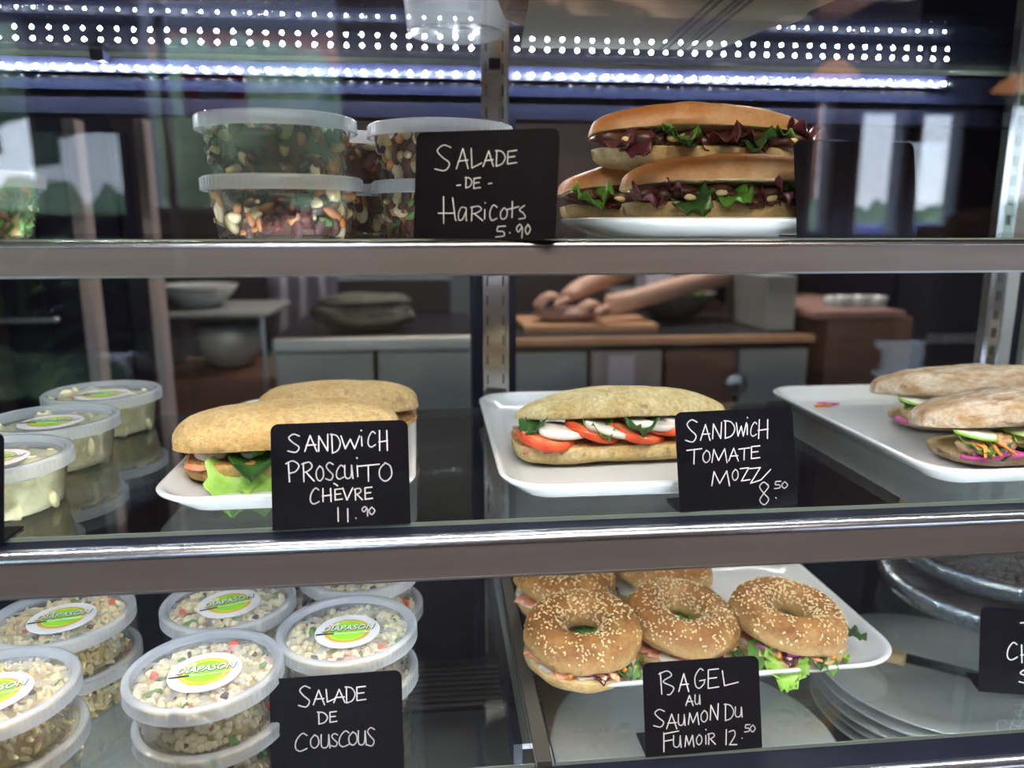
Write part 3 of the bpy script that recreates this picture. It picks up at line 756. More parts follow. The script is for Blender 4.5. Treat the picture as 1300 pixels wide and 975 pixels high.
def smoothline(p, k=6):
    if len(p) < 3: return p
    q = [p[0]] + list(p) + [p[-1]]; out = []
    for i in range(1, len(q) - 2):
        p0, p1, p2, p3 = [np.array(a, float) for a in q[i - 1:i + 3]]
        for s in range(k):
            t = s / k
            out.append(tuple(.5 * ((2 * p1) + (-p0 + p2) * t + (2 * p0 - 5 * p1 + 4 * p2 - p3) * t * t + (-p0 + 3 * p1 - 3 * p2 + p3) * t ** 3)))
    out.append(tuple(p[-1])); return out
def homog(src, dst):
    A = []; bb = []
    for (x, y), (u, v) in zip(src, dst):
        A.append([x, y, 1, 0, 0, 0, -u * x, -u * y]); bb.append(u)
        A.append([0, 0, 0, x, y, 1, -v * x, -v * y]); bb.append(v)
    h = np.linalg.solve(np.array(A, float), np.array(bb, float)); return np.append(h, 1).reshape(3, 3)
def ribbon(mb, pts, w, y, n=8):
    for i, (x, z) in enumerate(pts):
        v = [(x + w / 2 * math.cos(2 * PI * k / n), y, z + w / 2 * math.sin(2 * PI * k / n)) for k in range(n)]
        mb.add(v, [tuple(range(n))])
    for (x0, z0), (x1, z1) in zip(pts[:-1], pts[1:]):
        dx, dz = x1 - x0, z1 - z0; L_ = math.hypot(dx, dz)
        if L_ < 1e-7: continue
        nx, nz = -dz / L_ * w / 2, dx / L_ * w / 2
        mb.add([(x0 - nx, y, z0 - nz), (x1 - nx, y, z1 - nz), (x1 + nx, y, z1 + nz), (x0 + nx, y, z0 + nz)], [(0, 1, 2, 3)])
SW, SH = .107, .083
def sign(label, loc, yaw, quad, glyphs, lean=R(14), W=SW, H=SH, pen=.00105, foot=.030):
    t = thing('price_sign', label, 'sign', loc, yaw, 'black handwritten price signs')
    tilt = Matrix.Rotation(-lean, 4, 'X')
    m = MB(); r = .006; th = .0012; out = [(0, 0), (W, 0)]
    for cx, a0 in ((W - r, 0), (r, PI / 2)):
        for q in range(7):
            a = a0 + PI / 2 * q / 6; out.append((cx + r * math.cos(a), H - r + r * math.sin(a)))
    n = len(out)
    v = [(x, 0, z) for x, z in out] + [(x, th, z) for x, z in out]
    f = [tuple(range(n)), tuple(range(2 * n - 1, n - 1, -1))] + [(i, n + i, n + (i + 1) % n, (i + 1) % n) for i in range(n)]
    m.add(v, f, 0, tilt); m.build('board', M_board, t)
    MB().box(0, W, .0005, foot, 0.0004, .0016).build('foot', M_board, t)
    if glyphs:
        Hm = homog(quad, [(0, 1), (1, 1), (1, 0), (0, 0)])     # TL TR BR BL of the zoomed board
        mb = MB(); rnd = random.Random(len(label))
        for g in glyphs:
            ch, x0, y0, x1, y1 = g
            sm = G[ch][0] == '~'; strokes = G[ch][1:] if sm else G[ch]
            for s in strokes:
                pts = smoothline(s) if sm else s
                uv = []
                for (a, c) in pts:
                    X, Y = x0 + a * (x1 - x0), y0 + c * (y1 - y0)
                    q = Hm @ np.array([X, Y, 1.0]); uv.append((q[0] / q[2] * W, q[1] / q[2] * H))
                ribbon(mb, uv, pen, -.0002)
        v2 = [tuple(tilt @ Vector(p)) for p in mb.v]
        mobj('handwriting', v2, mb.f, M_chalk, t, False)
    return t
sign('black sign reading Salade de Haricots 5.90 on the upper shelf', (-.013, .588, ZU + .0002), R(-21), [(112, 150), (1003, 160), (1022, 808), (120, 815)],
     [('S', 245, 235, 355, 395), ('A', 385, 260, 465, 382), ('L', 470, 262, 545, 385), ('A', 555, 280, 622, 372), ('D', 630, 278, 690, 372), ('E', 698, 280, 760, 362),
      ('-', 393, 475, 418, 490), ('D', 447, 435, 490, 500), ('E', 497, 437, 545, 505), ('-', 595, 470, 614, 480),
      ('h', 280, 552, 400, 718), ('a', 412, 615, 470, 700), ('R', 490, 612, 570, 702), ('i', 570, 590, 590, 690), ('c', 610, 605, 662, 700), ('o', 678, 622, 725, 692), ('t', 715, 585, 790, 682), ('s', 778, 605, 835, 690),
      ('5', 658, 732, 718, 802), ('.', 738, 768, 750, 780), ('9', 782, 722, 822, 806), ('0', 836, 722, 870, 782)], pen=.0008, lean=R(8), W=.108, H=.0775)
sign('black sign reading Sandwich Proscuito Chevre 11.90', (-.128, .581, ZM + .0002), R(2), [(603, 208), (1195, 190), (1200, 632), (600, 657)],
     [('S', 675, 250, 732, 328), ('A', 748, 256, 802, 322), ('N', 806, 254, 852, 322), ('D', 862, 250, 902, 330), ('W', 905, 258, 985, 312), ('i', 984, 234, 1002, 300), ('C', 1020, 240, 1055, 305), ('H', 1068, 236, 1106, 320),
      ('P', 668, 364, 722, 450), ('R', 735, 368, 785, 450), ('O', 793, 384, 828, 447), ('S', 835, 370, 872, 446), ('C', 880, 382, 915, 440), ('U', 915, 382, 955, 438), ('i', 962, 350, 982, 430), ('T', 972, 378, 1068, 450), ('O', 1065, 372, 1125, 450),
      ('C', 765, 478, 806, 545), ('H', 818, 480, 858, 535), ('E', 870, 480, 905, 530), ("'", 870, 458, 886, 468), ('V', 908, 478, 950, 530), ('R', 958, 480, 992, 530), ('E', 1000, 474, 1036, 528),
      ('1', 880, 562, 890, 620), ('1', 922, 566, 932, 622), ('.', 957, 602, 967, 612), ('9', 988, 558, 1014, 598), ('0', 1018, 560, 1046, 592)])
sign('black sign reading Sandwich Tomate Mozz 8.50', (.201, .586, ZM + .0002), R(5), [(778, 172), (1215, 150), (1248, 500), (808, 534)],
     [('S', 820, 198, 866, 280), ('A', 876, 215, 914, 272), ('N', 920, 210, 956, 266), ('D', 964, 200, 1004, 264), ('W', 1008, 208, 1046, 256), ('i', 1042, 188, 1056, 250), ('C', 1062, 206, 1086, 256), ('H', 1090, 196, 1128, 264),
      ('T', 826, 302, 882, 358), ('O', 886, 308, 915, 352), ('M', 920, 302, 978, 352), ('A', 984, 300, 1022, 346), ('T', 1020, 298, 1062, 342), ('E', 1064, 290, 1100, 338),
      ('M', 922, 382, 990, 436), ('O', 998, 376, 1022, 416), ('Z', 1028, 370, 1066, 418), ('z', 1064, 366, 1142, 430),
      ('8', 1098, 422, 1142, 504), ('.', 1160, 474, 1170, 484), ('5', 1158, 418, 1182, 446), ('0', 1184, 420, 1208, 444)])
sign('black sign reading Bagel au Saumon du Fumoir 12.50', (.173, .563, ZL + .0002), R(1), [(202, 150), (1050, 90), (1095, 770), (235, 860)],
     [('B', 335, 208, 446, 378), ('A', 474, 225, 552, 358), ('G', 585, 188, 668, 332), ('E', 680, 184, 768, 336), ('L', 785, 202, 908, 318),
      ('A', 528, 388, 585, 462), ('U', 592, 382, 636, 452),
      ('S', 290, 494, 378, 630), ('A', 388, 528, 468, 638), ('U', 470, 530, 528, 612), ('M', 548, 514, 628, 604), ('O', 640, 498, 692, 584), ('N', 708, 452, 772, 568), ('D', 814, 448, 882, 572), ('U', 888, 470, 946, 544),
      ('F', 355, 655, 478, 814), ('U', 436, 690, 502, 778), ('M', 526, 686, 594, 772), ('O', 610, 680, 654, 756), ('i', 668, 640, 692, 750), ('R', 696, 668, 752, 752), ('1', 822, 640, 838, 752), ('2', 850, 645, 908, 752), ('.', 940, 695, 952, 708), ('5', 964, 598, 1002, 656), ('0', 1002, 602, 1042, 654)], pen=.0011, H=.079, W=.104)
pc = at(338, 975, z=ZL)
sign('black sign reading Salade de Couscous beside the tubs', (at(340, 1010, z=ZL).x, .566, ZL + .0002), R(1.5), [(637, 520), (1155, 487), (1168, 880), (648, 920)],
     [('S', 752, 546, 802, 630), ('A', 810, 562, 856, 620), ('L', 858, 560, 892, 612), ('A', 890, 560, 936, 612), ('D', 936, 550, 974, 614), ('E', 976, 548, 1016, 606),
      ('D', 828, 648, 866, 696), ('E', 872, 646, 902, 690),
      ('C', 738, 732, 788, 802), ('O', 798, 738, 834, 790), ('U', 838, 738, 878, 790), ('S', 880, 734, 908, 786), ('C', 910, 724, 952, 786), ('O', 948, 728, 984, 780), ('U', 984, 724, 1020, 780), ('S', 1020, 712, 1054, 786)], pen=.0011, lean=R(12))
sign('black sign at the right edge reading T, CHO and a dollar sign', (.521, .622, ZL + .0002), R(-14), [(705, 268), (1100, 318), (1085, 702), (690, 630)],
     [('T', 830, 336, 930, 410), ('C', 783, 428, 818, 502), ('H', 828, 440, 864, 516), ('O', 872, 452, 912, 516), ('$', 820, 538, 868, 612)], pen=.0011, lean=R(12))
sign('black sign cut off at the left edge of the middle shelf', (-.431, .577, ZM + .0002), R(0), None, None)
sign('black sign hiding the right end of the baguettes', (at(1017, 301, z=ZU + .0001).x if False else .292, .600, ZU + .0002), R(4), None, None, lean=R(12), H=.078)

# ================================================================= DELI CONTAINERS
def tub_r(z): return .0515 + .0065 * z / .040
def make_contents(kind, root, seed=0):
    rnd = random.Random(seed)
    core_m = {'couscous': M_coredark, 'pasta': M_coredark, 'potato': M_cream, 'bean': M_beanbrown}[kind]
    top = .036
    v = []; f = []; nr, na = 10, 40
    amp = .0022 if kind == 'potato' else .0015
    off = {'potato': .0004, 'bean': .0065}.get(kind, .0045)
    rings = [(r_, .0025) for r_ in (.0, .5, 1)] + [(1, .0025 + (top - .006) * q / 6) for q in range(1, 7)] + [(.97, top - .002), (.8, top - .001), (.6, top - .001), (.4, top), (.2, top), (0.01, top)]
    for i, (rr_, z) in enumerate(rings):
        for k in range(na):
            a = 2 * PI * k / na; r0 = (tub_r(z) - off) * max(rr_, .001)
            n_ = fbm((math.cos(a) * r0, math.sin(a) * r0, z), 90, seed)
            r1 = r0 - abs(n_) * amp * (rr_ > .9) * min(1, z / .012); z1 = z + (n_ * amp * 1.6 if z > top - .006 else 0)
            v.append((r1 * math.cos(a), r1 * math.sin(a), min(z1, .0385)))
    for i in range(len(rings) - 1):
        for k in range(na):
            k2 = (k + 1) % na; f.append((i * na + k, i * na + k2, (i + 1) * na + k2, (i + 1) * na + k))
    core = mobj('salad', v, f, core_m, root)
    def spot(rr_=.004):
        if rnd.random() < .58:
            z = rnd.uniform(.004, .035); a = rnd.uniform(0, 2 * PI); r0 = tub_r(z) - rr_ - rnd.uniform(0, .0015)
        else:
            z = top - rnd.uniform(-.001, .002); a = rnd.uniform(0, 2 * PI); r0 = (tub_r(z) - rr_ - .001) * math.sqrt(rnd.random())
        return (r0 * math.cos(a), r0 * math.sin(a), z)
    def rot(): return (rnd.uniform(0, 6), rnd.uniform(0, 6), rnd.uniform(0, 6))
    def patch(count, rr_, sc, mats, name, base=ICO1, clump=0):
        items = []; mi = []
        while len(items) < count:
            p = spot(rr_); nmat = rnd.randrange(len(mats))
            for q in range(max(1, clump)):
                g = rnd.uniform(.75, 1.25)
                items.append(TRS((p[0] + rnd.uniform(-.002, .002) * (clump > 0), p[1] + rnd.uniform(-.002, .002) * (clump > 0), min(p[2], .0402 - max(sc) * (.75 if max(sc) > .004 else .85))), rot(), (sc[0] * g, sc[1] * g, sc[2] * g))); mi.append(nmat)
        scatter(name, base, items, mats, root, mi)
    if kind == 'couscous':
        patch(600, .0040, (.0037, .0037, .0036), [M_couscous], 'couscous_pearls')
        patch(46, .0036, (.0060, .0036, .0026), [M_red, M_olive, M_olive, M_herb, M_herb], 'vegetable_bits')
        patch(16, .0045, (.0085, .0055, .0040), [M_olive, M_herb, M_red], 'olive_and_spinach', base=ICO2)
    elif kind == 'pasta':
        patch(520, .0036, (.0062, .0024, .0020), [M_pasta, M_pasta, M_garlic, M_couscous], 'pasta_pieces')
        patch(70, .0045, (.0050, .0040, .0028), [M_pink, M_red, M_herb, M_meat, M_garlic, M_garlic], 'salad_bits')
    elif kind == 'potato':
        patch(26, .0062, (.0120, .0085, .0042), [M_cream, M_cream, M_cream], 'potato_lumps', base=ICO2)
        patch(4, .0060, (.0105, .0060, .0050), [M_pink], 'ham_pieces', base=ICO2)
        patch(26, .0025, (.0018, .0009, .0006), [M_herb, M_olive], 'herb_flecks')
    else:
        patch(70, .0045, (.0072, .0046, .0040), [M_beanwhite, M_beandark, M_beandark, M_garlicdull], 'beans', base=ICO2)
        patch(130, .0042, (.0080, .0040, .0034), [M_meat, M_beandark, M_meat, M_beanbrown, M_carrotdull], 'bean_and_pepper_pieces', base=ICO2)
        patch(50, .0040, (.0085, .0032, .0026), [M_herb, M_garlicdull, M_carrotdull], 'onion_and_herb_pieces')
TXT = {}
def text_mesh(body, size, shear, thick):
    k = (body, size, shear, thick)
    if k not in TXT:
        c = bpy.data.curves.new('lettering_text', 'FONT'); c.body = body; c.size = size; c.shear = shear; c.align_x = 'CENTER'; c.align_y = 'CENTER'
        c.offset = thick; c.resolution_u = 3
        o = bpy.data.objects.new('lettering_text', c); COL.objects.link(o)
        bpy.context.view_layer.update()
        me = bpy.data.meshes.new_from_object(o.evaluated_get(bpy.context.evaluated_depsgraph_get()))
        TXT[k] = ([tuple(v.co) for v in me.vertices], [tuple(p.vertices) for p in me.polygons])
        bpy.data.objects.remove(o); bpy.data.curves.remove(c); bpy.data.meshes.remove(me)
    return TXT[k]
def make_container(kind, label, loc, rotz, group, seed=0, sticker=True, name='salad_tub'):
    t = thing(name, label, 'salad tub', loc, rotz, group)
    m = MB()
    m.lathe([(.0, .0012), (.047, .0012), (.0495, 0), (.0515, .0015), (.0578, .0400), (.0592, .0402)], 64)
    m.build('tub', M_tub, t, True)
    l = MB()
    l.lathe([(0, .0415), (.0540, .0415)], 64, 0)
    l.lathe([(.0540, .0415), (.0550, .0428), (.0556, .0462), (.0566, .0470), (.0605, .0470), (.0622, .0462), (.0627, .0445), (.0627, .0385), (.0632, .0368), (.0632, .0358), (.0615, .0356), (.0612, .0375)], 64, 1)
    for q in range(80):
        l.box(.0625, .0629, -.0002, .0002, .0375, .0455, 1, Matrix.Rotation(2 * PI * q / 80, 4, 'Z'))
    o = l.build('lid', [M_lid, M_rim], t, True)
    o.modifiers.new('edge', 'EDGE_SPLIT').split_angle = R(50)
    if sticker:
        s = MB().lathe([(0, .0421), (.0290, .0421), (.0291, .0417)], 48).build('sticker', M_white, t)
        MB().lathe([(0, .0423), (.0205, .0423)], 48).build('gold_ring', M_gold, s)
        MB().lathe([(0, .0425), (.0162, .0425)], 48).build('green_disc', M_green, s)
        MB().lathe([(.0162, .0426), (.0168, .0426)], 48).build('thin_yellow_line', M_yellow, s)
        v, f = text_mesh('DIAPASON', .0088, .28, .00065)
        MB().add([(x * 1.06 + .0003, y * 1.35 + .0036, .0427) for x, y, z in v], f).build('lettering_shadow', M_dkgreen, s)
        v, f = text_mesh('DIAPASON', .0088, .28, .00022)
        lt = MB().add([(x * 1.06, y * 1.35 + .0040, .0429) for x, y, z in v], f)
        v, f = text_mesh('Le', .0080, .28, .00035)
        lt.add([(x - .0125, y + .0128, .0429) for x, y, z in v], f)
        lt.build('lettering', M_white, s)
        kb = MB(); kb.box(-.0275, -.0115, -.0052, -.0036, .0426, .0430)
        kb.build('knife_handle_mark', M_black, s)
        kb = MB(); kb.box(-.0115, .0200, -.0052, -.0046, .0426, .0430); kb.add([(-.0115, -.0034, .043), (-.0075, -.0034, .043), (-.0075, -.0050, .043), (-.0115, -.0050, .043)], [(0, 1, 2, 3)])
        kb.build('knife_blade_mark', M_white, s)
    make_contents(kind, t, seed)
    return t
PS = .0420  # stacking pitch
def stack_at(x, y, z, kind_root, where, rots, labels):
    out = []
    for i, lab in enumerate(labels):
        out.append((x, y, z + i * PS, rots[i], lab))
    return out
# couscous tubs on the lower shelf
c0 = make_container('couscous', 'couscous tub on top of the front stack, left of the couscous sign', (-.193, .596, ZL + PS), R(8), 'couscous salad tubs', 1)
g = 'couscous salad tubs'
c1 = make_container('couscous', 'couscous tub at the bottom of the front stack beside the couscous sign', (-.190, .598, ZL), R(-60), g, 2)
dup(c1, (-.083, .650, ZL + PS), R(2), 'couscous tub on top of the stack directly behind the couscous sign')
dup(c0, (-.083, .652, ZL), R(120), 'couscous tub at the bottom of the stack behind the couscous sign')
dup(c0, (-.203, .715, ZL + PS), R(22), 'couscous tub on top of the stack behind the front left stack')
dup(c1, (-.200, .715, ZL), R(200), 'couscous tub at the bottom of the stack behind the front left stack')
dup(c0, (-.083, .775, ZL + PS), R(-4), 'rearmost right couscous tub half hidden by the shelf rail, upper one')
dup(c1, (-.080, .775, ZL), R(80), 'rearmost right couscous tub, lower one of its stack')
dup(c1, (-.205, .835, ZL + PS), R(60), 'couscous tub glimpsed between the stacks, farthest back, upper')
dup(c0, (-.203, .835, ZL), R(160), 'couscous tub glimpsed between the stacks, farthest back, lower')
g = 'pasta salad tubs'
p0 = make_container('pasta', 'pasta salad tub on top of the rear left stack, label facing up', (-.352, .702, ZL + PS), R(12), g, 11)
p1 = make_container('pasta', 'pasta salad tub at the bottom of the rear left stack', (-.350, .702, ZL), R(100), g, 12)
dup(p1, (-.352, .583, ZL + PS), R(20), 'pasta salad tub at the left frame edge, top of the front stack')
dup(p0, (-.350, .583, ZL), R(220), 'pasta salad tub at the left frame edge, bottom of the front stack')
g = 'creamy potato salad tubs'
q0 = make_container('potato', 'potato salad tub nearest the glass, cut by the left edge', (-.372, .660, ZM), R(10), g, 21)
q1 = make_container('potato', 'middle one of the three potato salad tubs in a row', (-.381, .786, ZM), R(2), g, 22)
dup(q0, (-.382, .914, ZM), R(8), 'rearmost potato salad tub at the back of the middle shelf')
g = 'bean salad tubs'
b0 = make_container('bean', 'bean salad tub at the bottom of the left stack on the upper shelf', (-.117, .652, ZU), R(10), g, 31, False)
b1 = make_container('bean', 'bean salad tub on top of the left stack on the upper shelf', (-.121, .662, ZU + PS + .0045), R(50), g, 32, False)
dup(b0, (-.080, .790, ZU), R(90), 'bean salad tub behind the left stack, lower one')
dup(b1, (-.082, .790, ZU + PS + .0045), R(150), 'bean salad tub behind the left stack, upper one')
dup(b1, (.012, .700, ZU), R(200), 'bean salad tub behind the haricots sign, lower one')
dup(b0, (.010, .700, ZU + PS + .0045), R(250), 'bean salad tub behind the haricots sign, upper one')
v0 = make_container('pasta', 'green vegetable salad tub alone at the left end of the upper shelf', (-.345, .605, ZU), 0, 'tub at the left of the upper shelf', 41, False)
for ch in v0.children:
    if ch.name.startswith('pasta_pieces'):
        ch.data.materials.clear()
        for m_ in (M_herb, M_leaf_lt, M_carrot, M_leaf): ch.data.materials.append(m_)
# tubs on the topmost shelf, seen from beneath
e0 = thing('empty_tub', 'frosted tub on the topmost shelf, seen from below through glass', 'tub', (.032, .885, 1.500), 0)
MB().lathe([(0, .001), (.049, .001), (.051, 0), (.053, .002), (.058, .052), (.063, .052), (.063, .064), (.058, .066), (0, .064)], 48).build('tub', M_rim, e0, True)
# basket with a striped linen cloth
bk = thing('cloth_lined_basket', 'wicker basket lined with a striped linen cloth on the topmost shelf', 'basket', (.225, .80, 1.500), R(-3))
MB().lathe([(0, 0), (.15, 0), (.19, .09), (.185, .09), (.148, .004), (0, .004)], 40, 0, None, False, 1.0, .55).build('basket_body', M_basket, bk, True).location.z = .002
cl = MB()
cl.add([(-.13, -.12, .0002), (.16, -.12, .0002), (.105, .135, .0002), (-.125, .135, .0002), (-.13, -.12, .0015), (.16, -.12, .0015), (.105, .135, .0015), (-.125, .135, .0015)], [(0, 3, 2, 1), (4, 5, 6, 7), (0, 1, 5, 4), (1, 2, 6, 5), (2, 3, 7, 6), (3, 0, 4, 7)])
cl.build('linen_cloth', M_linen, bk)
st = MB()
for q in (0, .008, .022, .028, .036): st.box(.035 + q, .039 + q, -.12, .135, -.0002, .0001)
st.build('stripe', M_stripe, bk)

# ================================================================= BREADS AND FILLINGS
def slice_disc(name, r, th, mats, parent, loc, rot, cut=0.0, seed=0):
    """a vegetable slice: rounded skin edge (slot 0) and flat face (slot 1)"""
    prof = [(.001, th / 2), (r * .90, th / 2), (r * .97, th * .4), (r, th * .12), (r, -th * .12), (r * .97, -th * .4), (r * .90, -th / 2), (.001, -th / 2)]
    m = MB(); n = 40; v = []; f = []; mi = []
    for (a, z) in prof:
        for k in range(n):
            q = 2 * PI * k / n; rr_ = a * (1 + .04 * math.sin(3 * q + seed)); v.append((rr_ * math.cos(q), rr_ * math.sin(q) * (1 - cut), z + .0006 * math.sin(2 * q + seed)))
    for i in range(len(prof) - 1):
        for k in range(n):
            k2 = (k + 1) % n; f.append((i * n + k, (i + 1) * n + k, (i + 1) * n + k2, i * n + k2)); mi.append(1 if i in (0, 6) else 0)
    f += [tuple(range(n)), tuple(7 * n + k for k in reversed(range(n)))]; mi += [1, 1]
    o = mobj(name, v, f, mats, parent, True, mi); o.location = loc; o.rotation_euler = rot
    return o
def strip(name, pts, w, th, m, parent, seed=0):
    """a flat curved strip (onion, carrot, ham) with real thickness, rounded"""
    P = [Vector(p) for p in pts]; mb = MB(); n = 8; v = []; f = []
    for i, p in enumerate(P):
        t = (P[min(i + 1, len(P) - 1)] - P[max(i - 1, 0)]).normalized(); s = t.cross(Vector((0, 0, 1)));
        s = s.normalized() if s.length > .01 else Vector((0, 1, 0)); u = s.cross(t)
        k_ = .55 + .45 * math.sin(PI * (i + .35) / (len(P) - .3))
        for k in range(n):
            a = 2 * PI * k / n; v.append(p + s * (math.cos(a) * w / 2 * k_) + u * (math.sin(a) * th / 2))
    for i in range(len(P) - 1):
        for k in range(n):
            k2 = (k + 1) % n; f.append((i * n + k, i * n + k2, (i + 1) * n + k2, (i + 1) * n + k))
    f.append(tuple(range(n - 1, -1, -1))); f.append(tuple((len(P) - 1) * n + k for k in range(n)))
    return mobj(name, v, f, m, parent)
def wavy(name, L, W, m, parent, loc, rot, seed=0, amp=.004, freq=60, nu=30, nv=8, droop=.006, th=.0014):
    v = []; f = []
    for i in range(nu + 1):
        for j in range(nv + 1):
            x = L * (i / nu - .5); y = W * (j / nv - .5); e = max(0, (-y / W) + .1)
            v.append((x, y * (1 + .15 * fbm((x, y, 0), 60, seed)), amp * math.sin(x * freq + y * 80 + seed) * (.5 + e) - droop * (e ** 2) * 2 + .0015 * fbm((x, y, 1), 90, seed)))
    for i in range(nu):
        for j in range(nv):
            a = i * (nv + 1) + j; f.append((a, a + nv + 1, a + nv + 2, a + 1))
    o = mobj(name, v, f, m, parent); o.location = loc; o.rotation_euler = rot
    md = o.modifiers.new('thick', 'SOLIDIFY'); md.thickness = th
    return o


# --- prosciutto sandwiches (tray 1)
def prosciutto(label, loc, rz, detail=True, seed=1):
    t = thing('sandwich', label, 'sandwich', loc, rz, 'prosciutto ciabatta sandwiches')
    half_loaf('bottom_bread', .192, .080, .022, [M_ciab, M_cut], t, seed, True, pe=6, qe=2.6, amp=.0022, loc=(0.004, 0, .0222), rot=(0, 0, 0), dome=.45)
    half_loaf('top_bread', .206, .092, .034, [M_ciab, M_cut], t, seed + 3, False, pe=3.4, qe=2.0, amp=.0018, nsc=16, loc=(0, -.002, .0335), rot=(R(-3), R(-1), 0), bow=.002, dome=.7)
    if detail:
        wavy('prosciutto_slice', .062, .068, M_ham, t, (-.058, -.002, .0265), (0, 0, .1), 2, .002)
        wavy('prosciutto_slice', .12, .070, M_ham, t, (.04, -.006, .0270), (0, 0, -.1), 5, .002)
        leaf('lettuce_leaf', .062, .042, M_leaf_lt, t, (-.050, -.020, .028), (R(-2), R(35), R(-80)), 3, .06, .5)
        leaf('lettuce_leaf', .060, .046, M_leaf_lt, t, (-.012, -.022, .028), (0, R(38), R(-98)), 8, .10, .5)
        leaf('lettuce_leaf', .055, .050, M_leaf, t, (.025, -.018, .029), (0, R(30), R(-85)), 12, .10, .5)
        leaf('lettuce_leaf', .055, .040, M_leaf_dk, t, (.065, -.018, .029), (0, R(20), R(-95)), 15, .10, .4)
        leaf('lettuce_leaf', .050, .040, M_leaf_dk, t, (-.026, -.014, .031), (0, R(12), R(-90)), 17, .06, .3)
        for i, x in enumerate((-.066, -.036, .0, .05)):
            slice_disc('goat_cheese_slice', .015, .007, [M_moz, M_cheese], t, (x, -.020, .0300), (R(8), R(4 * (i % 2)), 0), .1, i)
    return t
prosciutto('front prosciutto ciabatta with green lettuce beside its black sign', (-.134, .706, ZM + FL), R(3))
prosciutto('rear prosciutto ciabatta with a split crust behind the front one', (-.106, .850, ZM + FL), R(-4), False, 7).scale = (.86, .9, .84)
# --- tomato mozzarella sandwich (tray 2)
t = thing('sandwich', 'tomato and mozzarella ciabatta sandwich alone on its tray', 'sandwich', (.184, .735, ZM + FL), R(2), None)
half_loaf('bottom_bread', .218, .088, .021, [M_ciab_pale, M_cut], t, 11, True, pe=7, qe=3, amp=.0018, nsc=18, loc=(0, 0, .0212), dome=.42)
half_loaf('top_bread', .218, .096, .024, [M_ciab_pale, M_cut], t, 14, False, pe=2.2, qe=1.5, amp=.0016, nsc=18, loc=(.004, .004, .0400), rot=(R(-7), R(0), 0), bow=.005, dome=.7)
wavy('sauce_layer', .205, .080, M_ham, t, (0, 0, .0225), (0, 0, 0), 3, .0010, th=.003)
toms = [(-.078, -.026, .0285, 4, 6, .029), (-.034, -.026, .0330, -4, 17, .028), (.008, -.026, .0330, 4, 15, .030), (.038, -.024, .0350, -4, 8, .029), (.072, -.026, .033, 0, 14, .029)]
for i, (x, y, z, a, c_, r_) in enumerate(toms):
    slice_disc('tomato_slice', r_, .0095 if i == 0 else .0080, [M_tomato, M_tomflesh], t, (x, y, z), (R(a + 6), R(c_), 0), .12, i)
for i, (x, y, z, a, c_) in enumerate([(-.064, -.030, .0350, 5, 5), (-.020, -.033, .0370, 6, 17), (.024, -.031, .0405, 5, 6), (.056, -.026, .0380, 5, 15)]):
    slice_disc('mozzarella_slice', .024, .0065, [M_moz, M_moz], t, (x, y, z), (R(a), R(c_), 0), .2, i + 3)
leaf('basil_leaf', .034, .026, M_leaf_dk, t, (-.082, -.012, .041), (0, R(0), R(-130)), 4, .12, .7)
leaf('basil_leaf', .045, .030, M_leaf, t, (-.035, -.012, .043), (0, R(6), R(-75)), 5, .15, .3)
leaf('basil_leaf', .045, .034, M_leaf_dk, t, (.015, -.014, .045), (0, R(4), R(-100)), 6, .15, .3)
leaf('basil_leaf', .045, .034, M_leaf_dk, t, (.060, -.014, .042), (0, R(10), R(-70)), 7, .15, .4)
# --- chicken sandwiches (tray 3)
def chicken(label, loc, rz, seed):
    t = thing('sandwich', label, 'sandwich', loc, rz, 'floury chicken and pickled onion sandwiches')
    half_loaf('bottom_bread', .200, .084, .016, [M_ciab_dusty, M_crumb], t, seed, True, pe=5, qe=2.6, amp=.002, loc=(.004, 0, .0162), dome=.5)
    half_loaf('top_bread', .245, .100, .036, [M_ciab_dusty, M_crumb], t, seed + 3, False, pe=2.6, qe=1.9, amp=.0035, nsc=20, ridge=.004, loc=(0, .004, .047), rot=(R(-9), 0, 0), bow=.002, dome=.7)
    rnd = random.Random(seed)
    for i in range(24):
        x = -.092 + .190 * i / 23
        blob('chicken_piece', .010 + .004 * rnd.random(), .011, .008, M_chicken, t, seed + i, .35, 1.8, ICO3, (x, -.026 + rnd.uniform(-.006, .004), .030 + rnd.uniform(-.003, .007)), (rnd.uniform(-.4, .4), rnd.uniform(-.4, .4), rnd.uniform(0, 3)))
    for i in range(11):
        x = -.098 + .020 * i + rnd.uniform(-.005, .005)
        a0 = rnd.uniform(-.3, .3)
        strip('onion_strip', [(x + .020 * math.cos(PI + PI * q / 8) * math.cos(a0), -.044 + .003 * math.sin(q), .027 - .007 * math.sin(PI * q / 8) + rnd.uniform(0, .001)) for q in range(9)], .0022, .0055, M_onion, t)
    for i in range(8):
        x = rnd.uniform(-.10, .10); a = rnd.uniform(-.8, .8)
        strip('carrot_stick', [(x, -.030, .038), (x + .014 * math.sin(a), -.044, .034), (x + .032 * math.sin(a), -.053, .0255)], .0036, .0032, M_carrot, t)
    for i in range(8):
        x = -.095 + .027 * i
        leaf('lettuce_leaf', .040, .030, (M_leaf, M_leaf_dk, M_leaf_lt)[i % 3], t, (x, -.016, .040 + .003 * (i % 2)), (0, R(12 + 18 * (i % 2)), R(-90 + rnd.uniform(-40, 40))), seed + i, .12, .5)
    for i in range(4):
        slice_disc('cucumber_slice', .020, .004, [M_leaf_lt, M_moz], t, (-.085 + .05 * i, -.028, .045), (R(10), R(4), 0), .1, i)
    return t
chicken('rear floury chicken sandwich with carrot and pickled onion', (.622, .800, ZM + FL), R(-7), 31).scale = (1, 1, .82)
chicken('front floury chicken sandwich leaning over the pickled onions', (.587, .690, ZM + FL), R(8), 47).scale = (1, 1, .80)
p = at(1235, 474, z=ZM + .055)
